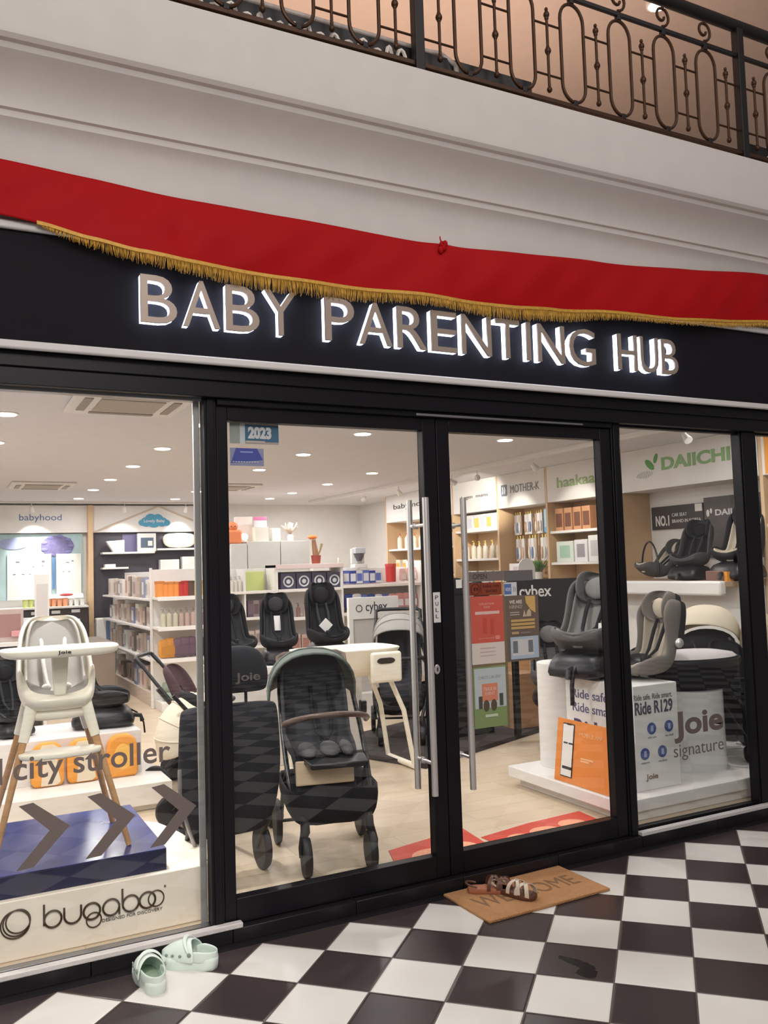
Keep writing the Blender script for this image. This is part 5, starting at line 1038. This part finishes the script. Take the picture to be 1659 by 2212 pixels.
s3 = car_seat('black high-backed child seat behind the taupe one', (3.60, 0.98, 0.70), R(-85), BLKF, BLKF, BLKF, tilt=0, sc=0.80)
tag(MB().box(3.5, 3.95, 0.85, 1.3, 0.20, 0.73).build('display_box', PAPER, bevel=0.004), 'plain white box under the black high-backed seat', 'display box')
bs_ = thing('bassinet', 'black oval bassinet with white top resting on the glossy round column', 'bassinet', (3.50, 0.56, 0.73), R(-8))
def oval(z, a, b): return [(a * cos(2 * pi * k / 24), b * sin(2 * pi * k / 24), z) for k in range(24)]
MB().rings([oval(0.0, 0.24, 0.16), oval(0.03, 0.30, 0.19), oval(0.12, 0.35, 0.215), oval(0.20, 0.37, 0.225), oval(0.215, 0.36, 0.215)]).build('carrycot_body', BLKF, bs_, ang=50)
MB().rings([oval(0.155, 0.366, 0.228), oval(0.185, 0.376, 0.236), oval(0.205, 0.372, 0.232)]).build('rim_band', BLKP, bs_, ang=50)
MB().rings([oval(0.205, 0.36, 0.215), oval(0.235, 0.32, 0.19), oval(0.255, 0.2, 0.12), oval(0.26, 0.05, 0.03)]).build('padded_cover', fabric('cover_white', (222, 214, 214)), bs_, ang=80)
hb = thing('stroller_hood', 'cream and black folded pushchair hood behind the black seat', 'pushchair hood', (4.38, 1.22, 0.95), R(-60))
mb_, rw_ = canopy(MB(), 0.5, 0.30, 20, 150, (0, 0, 0.0)); mb_.build('hood_fabric', CREAMF, hb, solid=0.01, sub=1)
MB().ell((0, 0.0, -0.02), (0.22, 0.22, 0.12)).build('dark_lining', BLKF, hb); MB().box(-0.22, 0.22, -0.2, 0.2, -0.75, -0.08).build('stand', BLKP, hb, bevel=0.01)
st5 = stroller('black pushchair at the right edge of the right window', (4.02, 0.60, 0.20), R(-12), BLKF, BLKF, cm((60, 60, 64)), sc=0.82, has_canopy=False, barm=BLKP, handle=False)

# ------------------------------------------------------------------ middle of the shop behind the left door
car_seat('dark child seat with a white hang tag, behind the pushchair handle', (1.36, 3.0, 0.86), R(-12), BLKF, CHAR, BLKF, tilt=-6, sc=0.72, tagcol=PAPER)
s7 = car_seat('tall black child seat with a white diamond card on it', (1.80, 3.0, 0.86), R(-5), BLKF, BLKF, BLKF, tilt=-4, sc=0.80)
MB().box(-0.055, 0.055, -0.004, 0.0, -0.055, 0.055, M=Matrix.Translation((-0.02, -0.02, 0.36)) @ Matrix.Rotation(R(45), 4, 'Y')).build('diamond_card', PAPER, s7, bevel=0.001)
car_seat('black child seat partly hidden by the left door stile', (0.98, 3.0, 0.86), R(10), BLKF, CHAR, BLKF, tilt=-4, sc=0.72)
tag(MB().box(0.80, 2.05, 2.78, 3.35, 0.80, 0.86).box(0.82, 2.03, 2.82, 3.3, 0.06, 0.80).build('display_counter', WHITE, bevel=0.004), 'white counter carrying the three dark child seats', 'counter')
ct = thing('baby_bath_stand', 'cream baby bath on a stand with slanted legs and an oval handle hole', 'baby bath', (1.62, 2.30, 0.06))
MB().rings([[(x * a + 0.02, y * b, z) for x, y in ((-1, -0.6), (-0.85, -1), (0.85, -1), (1, -0.6), (1, 0.6), (0.85, 1), (-0.85, 1), (-1, 0.6))] for z, a, b in ((0.72, 0.28, 0.17), (0.80, 0.36, 0.23), (0.93, 0.40, 0.26), (0.955, 0.43, 0.285), (0.955, 0.40, 0.26), (0.93, 0.375, 0.235), (0.80, 0.33, 0.20))]).build('bath_tub', CREAMP, ct, sub=1)
MB().box(0.10, 0.36, -0.315, -0.27, 0.70, 0.93).build('side_pocket', CREAMP, ct, bevel=0.03, seg=3)
MB().prism([(0.19 + 0.045 * cos(R(a)) + (0.0 if abs(a) > 90 else 0.06), 0.865 + 0.022 * sin(R(a))) for a in list(range(-90, 91, 15)) + list(range(91, 270, 15))], -0.319, -0.314).build('handle_hole', mat('hole_dark', (44, 36, 30), 0.7), ct, smooth=False)
for sx in (-1, 1):
    for sy in (-1, 1): MB().tube([(sx * 0.26 + 0.02, sy * 0.17, 0.80), (sx * 0.36 + 0.06, sy * 0.20, 0.46), (sx * 0.43 + 0.06, sy * 0.22, 0.02)], 0.019, 12).build('leg', CREAMP, ct)
    MB().tube([(sx * 0.43 + 0.06, -0.23, 0.03), (sx * 0.43 + 0.06, 0.23, 0.03)], 0.024, 12).build('foot_bar', CREAMP, ct)
cs = thing('brand_stand', 'white display stand with a cybex sign behind the cream baby bath', 'display stand', (2.70, 4.5, 0.06))
MB().box(0, 0.60, 0, 0.05, 1.02, 1.25).build('sign_board', PAPER, cs, bevel=0.003)
MB().text('cybex', 0.20, 0.46, 1.07, 1.20, -0.003, 0.003).build('lettering', INKB, cs, smooth=False)
MB().tube([(0.12 + 0.035 * cos(R(a)), -0.003, 1.135 + 0.035 * sin(R(a))) for a in range(0, 360, 20)], 0.004, 6, closed=True).build('ring_mark', INKB, cs)
MB().box(0.0, 0.05, 0, 0.05, 0.0, 1.02).box(0.55, 0.60, 0, 0.05, 0.0, 1.02).build('frame', PAPER, cs, bevel=0.003)
MB().box(0.05, 0.55, 0.02, 0.04, 0.25, 1.02).build('panel', cm((200, 194, 188)), cs, bevel=0.002)
MB().box(-0.05, 0.65, -0.1, 0.4, 0.0, 0.25).build('plinth', PAPER, cs, bevel=0.004)
sr = stroller('dark pushchair with pale grey hood behind the long door handles', (2.52, 3.05, 0.10), R(-28), LGREYF, CHAR, BLKP, canf=LGREYF, sc=1.06, a=(35, 150), barm=BLKP)

# red floor mats with pale patches inside the doors
def red_mat(lab, pts, ovs):
    t = thing('floor_sticker', lab, 'floor sticker', (0, 0, 0.06))
    MB().prism(pts, 0.0, 0.004, 'xy').build('sheet', mat('sticker_red', (206, 72, 56), 0.4), t, smooth=False)
    for x, y, a, b in ovs:
        MB().prism([(x + a * cos(R(q)), y + b * sin(R(q))) for q in range(0, 360, 18)], 0.004, 0.0052, 'xy').build('pale_patch', mat('sticker_pale', (238, 164, 130), 0.5, vary=0.2, vscale=30), t, smooth=False)
    return t
red_mat('red printed floor sticker at the foot of the left door', [(0.93, 0.10), (1.55, 0.05), (1.62, 0.62), (1.06, 0.50)], ((1.24, 0.30, 0.13, 0.11), (1.45, 0.32, 0.08, 0.1)))
red_mat('red printed floor sticker at the foot of the right door', [(1.64, 0.10), (2.38, 0.10), (2.42, 0.52), (2.0, 0.49), (1.62, 0.42)], ((1.80, 0.28, 0.08, 0.08), (2.0, 0.32, 0.10, 0.07), (2.22, 0.34, 0.09, 0.08)))

# ------------------------------------------------------------------ papers on the door glass
def poster(name, lab, x0, x1, z0, z1, c, y=0.0345, extra=None, rough=0.5):
    t = thing(name, lab, 'poster', ((x0 + x1) / 2, y, z0))
    w = (x1 - x0) / 2; MB().box(-w, w, -0.001, 0.0, 0, z1 - z0).build('sheet', c if hasattr(c, 'name') else cm(c, rough), t, smooth=False)
    if extra: extra(t, w, z1 - z0)
    return t
def lay(t): t_n[t.name] = t_n.get(t.name, 0) + 1; return -0.001 - 0.0003 * t_n[t.name]
t_n = {}
def bx(t, x0, x1, z0, z1, c, name='printed_block', y=None):
    y = lay(t); return MB().box(x0, x1, y, y + 0.0002, z0, z1).build(name, c if hasattr(c, 'name') else cm(c), t, smooth=False)
def tx(t, s, x0, x1, z0, z1, c, bold=0.0): return MB().text(s, x0, x1, z0, z1, lay(t) - 0.0001, 0.0002, bold).build('lettering', c if hasattr(c, 'name') else cm(c), t, smooth=False)
def e1(t, w, h):
    bx(t, -w, w, h * 0.31, h, (214, 98, 84)); tx(t, 'COLLECTION', -0.05, 0.045, h * 0.87, h * 0.90, (240, 190, 180)); tx(t, 'POINT', -0.02, 0.02, h * 0.82, h * 0.85, (240, 190, 180))
    bx(t, -0.078, 0.078, h * 0.73, h * 0.775, (236, 196, 186)); bx(t, -0.03, -0.004, h * 0.45, h * 0.68, (206, 84, 72)); bx(t, 0.02, 0.04, h * 0.43, h * 0.66, (206, 84, 72))
    tx(t, 'your rewards', -0.06, 0.04, h * 0.36, h * 0.39, (240, 176, 150)); bx(t, 0.045, 0.075, h * 0.35, h * 0.41, (236, 150, 130))
    for k in range(3): bx(t, -0.055, 0.045, h * (0.12 + 0.055 * k), h * (0.13 + 0.055 * k), (216, 186, 180))
poster('red_poster', 'red and white poster in the middle of the right door glass', 1.356, 1.566, 1.10, 1.46, (228, 216, 208), extra=e1)
def e2(t, w, h):
    tx(t, 'TAKE OFF', -0.02, 0.09, h * 0.60, h * 0.80, (70, 30, 24), 0.02); tx(t, 'SHOES', 0.0, 0.075, h * 0.22, h * 0.42, (70, 30, 24), 0.02)
    MB().tube([(-0.065 + 0.028 * cos(R(a)), -0.002, h / 2 + 0.028 * sin(R(a))) for a in range(0, 360, 20)], 0.0012, 6, closed=True).build('ring_symbol', cm((70, 30, 24)), t)
    for x in (-0.075, -0.057): bx(t, x, x + 0.009, h * 0.38, h * 0.64, (70, 30, 24))
    bx(t, -0.031, -0.029, h * 0.1, h * 0.9, (90, 40, 30))
poster('shoes_notice', 'dark red TAKE OFF SHOES notice above the red poster', 1.352, 1.560, 1.465, 1.562 - 0.03, (142, 62, 42), extra=e2)
poster('open_sign', 'brown grey OPEN sign at the top of the notices on the right door', 1.350, 1.575, 1.540, 1.592, (128, 116, 112), extra=lambda t, w, h: (tx(t, 'OPEN', -0.085, 0.005, 0.012, 0.040, (70, 60, 60), 0.01), bx(t, -0.03, 0.03, -0.006, -0.001, (220, 210, 204))))
poster('grey_strip', 'plain grey strip beside the OPEN sign', 1.577, 1.772, 1.535, 1.592, (112, 108, 108))
poster('pay_sticker', 'small white and blue contactless payment sticker beside the shoes notice', 1.577, 1.66, 1.455, 1.528, (222, 222, 224), y=0.0332, extra=lambda t, w, h: (bx(t, -w, 0.005, 0.008, h - 0.008, (92, 122, 184)), tx(t, '))', 0.015, 0.034, 0.02, 0.05, (110, 104, 104)), tx(t, 'wave', -0.035, 0.0, 0.025, 0.045, (226, 230, 240))))
def e3(t, w, h):
    tx(t, 'WE ARE', -0.085, 0.0, h * 0.875, h * 0.93, (236, 226, 214), 0.02); tx(t, 'HIRING!', -0.085, 0.0, h * 0.80, h * 0.855, (200, 188, 176), 0.0)
    for k in range(2): bx(t, -0.083, -0.02, h * (0.70 + 0.035 * k), h * (0.715 + 0.035 * k), (190, 180, 172))
    MB().prism([(0.02, h - 0.006), (0.088, h - 0.006), (0.088, h * 0.72), (0.055, h * 0.77), (0.025, h * 0.88)], lay(t) - 0.0002, lay(t)).build('yellow_shape', cm((222, 180, 110)), t, smooth=False)
    MB().prism([(0.0, h * 0.67), (0.012, h * 0.78), (0.022, h * 0.68), (0.03, h * 0.75), (0.045, h * 0.79), (0.058, h * 0.74), (0.056, h * 0.67)], lay(t) - 0.0002, lay(t)).build('pale_figure', cm((206, 186, 160)), t, smooth=False)
    for k in range(3): bx(t, -0.08, 0.08, h * (0.485 + 0.055 * k), h * (0.525 + 0.055 * k), (206, 170, 110))
    bx(t, -0.078, -0.03, h * 0.41, h * 0.45, (190, 160, 120)); bx(t, -0.02, 0.045, h * 0.41, h * 0.44, (140, 126, 124))
    bx(t, -0.09, 0.098, 0.012, h * 0.37, (180, 196, 214)); bx(t, -0.078, 0.065, 0.03, h * 0.33, (214, 212, 210), y=-0.0022)
    for x in (-0.074, 0.028): bx(t, x, x + 0.032, 0.045, h * 0.31, (120, 124, 130), y=-0.0028)
poster('hiring_poster', 'brown WE ARE HIRING poster right of the red poster', 1.582, 1.802, 1.098, 1.455, (118, 102, 92), extra=e3)
def e4(t, w, h):
    bx(t, -w + 0.008, w - 0.008, h * 0.32, h - 0.008, (196, 206, 208)); tx(t, "CHILD'S CAR SEAT", -0.075, 0.07, h * 0.80, h * 0.85, (130, 140, 140))
    bx(t, -0.055, 0.045, h * 0.43, h * 0.72, (226, 142, 112), y=-0.0022); tx(t, 'TRADE IN', -0.045, 0.035, h * 0.60, h * 0.66, (240, 214, 200)); tx(t, 'EVENT', -0.035, 0.025, h * 0.53, h * 0.58, (240, 214, 200))
    for x in (-0.03, 0.018): MB().disc((x, h * 0.36), 0.019, lay(t), 0.0002, sz=1.6).build('wheel_symbol', cm((96, 84, 66)), t, smooth=False)
    bx(t, -0.078, -0.055, h * 0.32, h * 0.52, (84, 84, 72), y=-0.0028); bx(t, 0.055, 0.078, h * 0.34, h * 0.54, (84, 84, 72), y=-0.0028)
    bx(t, -0.04, 0.04, h * 0.17, h * 0.215, (206, 216, 190))
poster('green_poster', 'pale blue and green poster below the red poster', 1.356, 1.572, 0.765, 1.085, (136, 158, 104), extra=e4)
for nm, x0, x1, z0, z1, lb_ in (('tape_frame', 1.566, 1.582, 0.75, 1.46, 'olive brown tape strip between the posters on the right door'), ('tape_frame', 1.356, 1.566, 1.086, 1.099, 'olive brown tape strip below the red poster')):
    tag(MB().box(x0, x1, 0.0332, 0.0345, z0, z1).build(nm, cm((128, 112, 88)), smooth=False), lb_, 'tape')
def e5(t, w, h):
    bx(t, -w, -w + 0.05, 0, h, (150, 158, 150)); bx(t, -w + 0.05, -w + 0.075, 0, h, (196, 206, 210)); bx(t, -w + 0.075, w, h * 0.12, h * 0.94, (62, 104, 132)); tx(t, '2023', -0.032, 0.085, h * 0.26, h * 0.86, (206, 210, 212), 0.06); bx(t, -w + 0.078, w - 0.07, h * 0.06, h * 0.16, (190, 176, 168), y=-0.0022)
poster('year_sticker', 'blue grey 2023 sticker in the top left corner of the left door', 0.055, 0.298, 2.235, 2.332, (166, 160, 156), extra=e5)
def e6(t, w, h):
    MB().prism([(-w * 0.95, 0.012), (-w * 0.65, h), (w * 0.6, h), (w * 0.95, 0.03)], lay(t) - 0.0002, lay(t)).build('blue_shape', cm((70, 80, 160)), t, smooth=False); bx(t, -w * 0.4, w * 0.35, h * 0.75, h * 0.82, (150, 160, 214), y=-0.0022)
    for k in range(10): bx(t, -w * 0.85 + k * 0.013, -w * 0.85 + k * 0.013 + 0.008, h * 0.2, h * 0.25, (210, 210, 226), y=-0.0022)
poster('licence_sticker', 'blue licence sticker below the 2023 sticker', 0.055, 0.221, 2.130, 2.214, (140, 146, 176), extra=e6)
ps = thing('pull_plate', 'small white PULL plate on the door stile above the lock', 'plate', (1.122, -0.0125, 1.34)); MB().box(-0.021, 0.021, -0.001, 0.0, 0, 0.155).build('plate', PAPER, ps, bevel=0.0005)
for k, c in enumerate('PULL'): MB().text(c, -0.009, 0.009, 0.118 - 0.032 * k, 0.138 - 0.032 * k, -0.002, 0.001).build('lettering', INKB, ps, smooth=False)

# ------------------------------------------------------------------ doormat, sandals, clogs on the tiled floor
wm = thing('doormat', 'tan coir WELCOME doormat lying on the checkered floor before the doors', 'doormat', (1.43, -0.268, 0.0), R(1.5))
MB().box(-0.365, 0.365, -0.195, 0.195, 0.0, 0.014).build('coir_pad', mat('coir', (192, 142, 96), 0.95, bump=0.9, bscale=160, vary=0.14, vscale=40), wm, bevel=0.004)
MB().text('WELCOME', -0.30, 0.30, -0.06, 0.065, 0, 0.0012, M=Matrix.Translation((0, 0, 0.0155)) @ Matrix.Rotation(R(-90), 4, 'X')).build('lettering', mat('mat_ink', (132, 98, 68), 0.9), wm, smooth=False)
LEA = mat('sandal_cream', (214, 196, 176), 0.5); LEB = mat('sandal_brown', (96, 60, 44), 0.45)
def foot_outline(L, Wd, z, k=1.0):
    o = []
    for (x, y) in ((0, -0.5), (0.28, -0.47), (0.42, -0.36), (0.46, -0.2), (0.38, 0.0), (0.32, 0.2), (0.33, 0.36), (0.22, 0.47), (0, 0.5), (-0.22, 0.47), (-0.33, 0.36), (-0.34, 0.2), (-0.40, 0.0), (-0.46, -0.2), (-0.42, -0.36), (-0.26, -0.47)): o.append((x * Wd * k, y * L * (1 - (1 - k) * 0.5), z))
    return o
def sandal(lab, loc, rz, sole, strap, toe=0.0):
    t = thing('sandal', lab, 'sandal', loc, rz, 'sandals on the doormat')
    MB().rings([foot_outline(0.235, 0.095, 0.0, 0.95), foot_outline(0.235, 0.095, 0.006), foot_outline(0.235, 0.095, 0.02), foot_outline(0.235, 0.095, 0.024, 0.95)]).build('sole', sole, t)
    for y, w_, h_ in ((-0.062, 0.022, 0.052), (-0.015, 0.018, 0.06)):
        for dy, lean in ((0, 0.03), (0.0, -0.03)):
            st_ = MB(); n = 11; rs = []
            for k in range(n):
                a = pi * k / (n - 1); x = -0.043 * cos(a); z = 0.018 + h_ * sin(a) ** 0.8; yy = y + lean * cos(a)
                rs.append([(x, yy - w_ / 2, z), (x, yy + w_ / 2, z), (x * 0.92, yy + w_ / 2, z - 0.003), (x * 0.92, yy - w_ / 2, z - 0.003)])
            st_.rings(rs).build('strap', strap, t)
    MB().tube([(0.035 * cos(R(a)), 0.08 + 0.045 * sin(R(a)), 0.035 + 0.01 * sin(R(a))) for a in range(-10, 191, 20)], 0.005, 8).build('heel_strap', strap, t)
    return t
sandal('brown and cream sandal nearer the viewer on the doormat', (1.345, -0.285, 0.016), R(24), LEB, LEA)
sandal('brown sandal lying behind the cream one on the doormat', (1.275, -0.185, 0.016), R(62), mat('sandal_tan', (176, 110, 80), 0.6), LEB)
MINT = mat('mint_foam', (218, 232, 224), 0.5); MINTI = mat('mint_inner', (160, 182, 160), 0.7)
def clog(lab, loc, rz):
    t = thing('clog', lab, 'clog', loc, rz, 'pair of clogs')
    # lower shell: toe at -y
    def ol(z, k, dz=0.0, cut=None):
        pts = []
        for (x, y) in ((0, -0.50), (0.20, -0.485), (0.38, -0.42), (0.48, -0.28), (0.49, -0.12), (0.42, 0.05), (0.36, 0.20), (0.37, 0.34), (0.28, 0.46), (0, 0.50), (-0.28, 0.46), (-0.37, 0.34), (-0.36, 0.20), (-0.42, 0.05), (-0.49, -0.12), (-0.48, -0.28), (-0.38, -0.42), (-0.20, -0.485)):
            pts.append((x * 0.108 * k, y * 0.245 * (0.5 + 0.5 * k), z + (dz * max(0, (y + 0.1)) if dz else 0)))
        return pts
    MB().rings([ol(0.004, 0.9), ol(0.0, 0.94), ol(0.012, 1.0), ol(0.032, 1.02), ol(0.045, 0.99), ol(0.048, 0.90), ol(0.028, 0.86), ol(0.026, 0.7)]).build('sole', MINT, t, ang=60)
    MB().rings([ol(0.027, 0.84), ol(0.030, 0.80)]).build('footbed', MINTI, t, ang=60)
    # toe cap with open throat
    rs = []
    for i in range(9):
        f = i / 8.0; y = -0.125 + 0.135 * f; hw = 0.052 * (max(0.0, 1 - (1 - f) ** 2.6)) ** 0.5 * 1.02 + 0.002; hh = 0.022 + 0.052 * (1 - (1 - f) ** 2.2)
        row_ = []
        for k in range(13):
            a = pi * k / 12; row_.append((-hw * cos(a) * 1.0, y + 0.03 * (abs(cos(a)) ** 1.5) * f, 0.034 + hh * sin(a) ** 0.8))
        rs.append(row_)
    L = 13; vs = [p for r_ in rs for p in r_]; fs = [(i * L + k, i * L + k + 1, (i + 1) * L + k + 1, (i + 1) * L + k) for i in range(8) for k in range(12)]
    cap = MB().add(vs, fs).build('toe_cap', MINT, t, solid=0.007, sub=1)
    HM = mat('hole_grey', (132, 148, 140), 0.8)
    for (x, y, z) in ((0.0, -0.075, 0.083), (0.022, -0.062, 0.083), (-0.022, -0.062, 0.083), (0.012, -0.035, 0.098), (-0.012, -0.035, 0.098)): MB().ell((x, y, z), (0.0055, 0.0075, 0.004), 10, 6).build('vent_hole', HM, t)
    for s in (-1, 1):
        for (y, z, x) in ((-0.085, 0.058, 0.044), (-0.055, 0.060, 0.051), (-0.02, 0.062, 0.056)): MB().ell((s * x, y, z), (0.004, 0.007, 0.006), 10, 6).build('vent_hole', HM, t)
        MB().ell((s * 0.056, 0.02, 0.068), (0.005, 0.009, 0.009), 12, 8).build('strap_rivet', HM, t)
    # side walls and heel cup
    rs = []
    for i in range(25):
        a = R(-100 + 380 * i / 24.0 - 90 + 0) if False else R(-28 + 236 * i / 24.0)
        x = 0.043 * cos(a); y = 0.045 + 0.075 * max(-0.6, sin(a)); h_ = 0.062 + 0.010 * max(0, sin(a)) + 0.018 * (1 - abs(sin(a)))
        rs.append([(x * 1.06, y, 0.030), (x * 1.10, y * 1.0 + 0.001, h_ * 0.8), (x * 1.04, y, h_), (x * 0.92, y - 0.002 * sin(a), h_ - 0.002), (x * 0.90, y - 0.004 * sin(a), 0.03)])
    MB().rings(rs).build('heel_cup', MINT, t, sub=1)
    rs = []
    for i in range(17):
        a = pi * i / 16; rs.append((-0.058 * cos(a), 0.02 + 0.02 * sin(a) - 0.055 * sin(a), 0.068 + 0.055 * sin(a)))
    st_ = MB(); rr2 = []
    for p in rs: rr2.append([(p[0], p[1] - 0.009, p[2] + 0.004), (p[0], p[1] + 0.009, p[2] - 0.004), (p[0] * 0.93, p[1] + 0.009, p[2] - 0.008), (p[0] * 0.93, p[1] - 0.009, p[2])])
    st_.rings(rr2).build('heel_strap', MINT, t, sub=1)
    return t
clog('pale mint clog nearer the viewer, toe towards the window', (-0.402, -0.235, 0.0), R(180 + 4))
clog('pale mint clog beside the kerb, toe towards the left', (-0.222, -0.170, 0.0), R(180 + 52))
#SPLIT
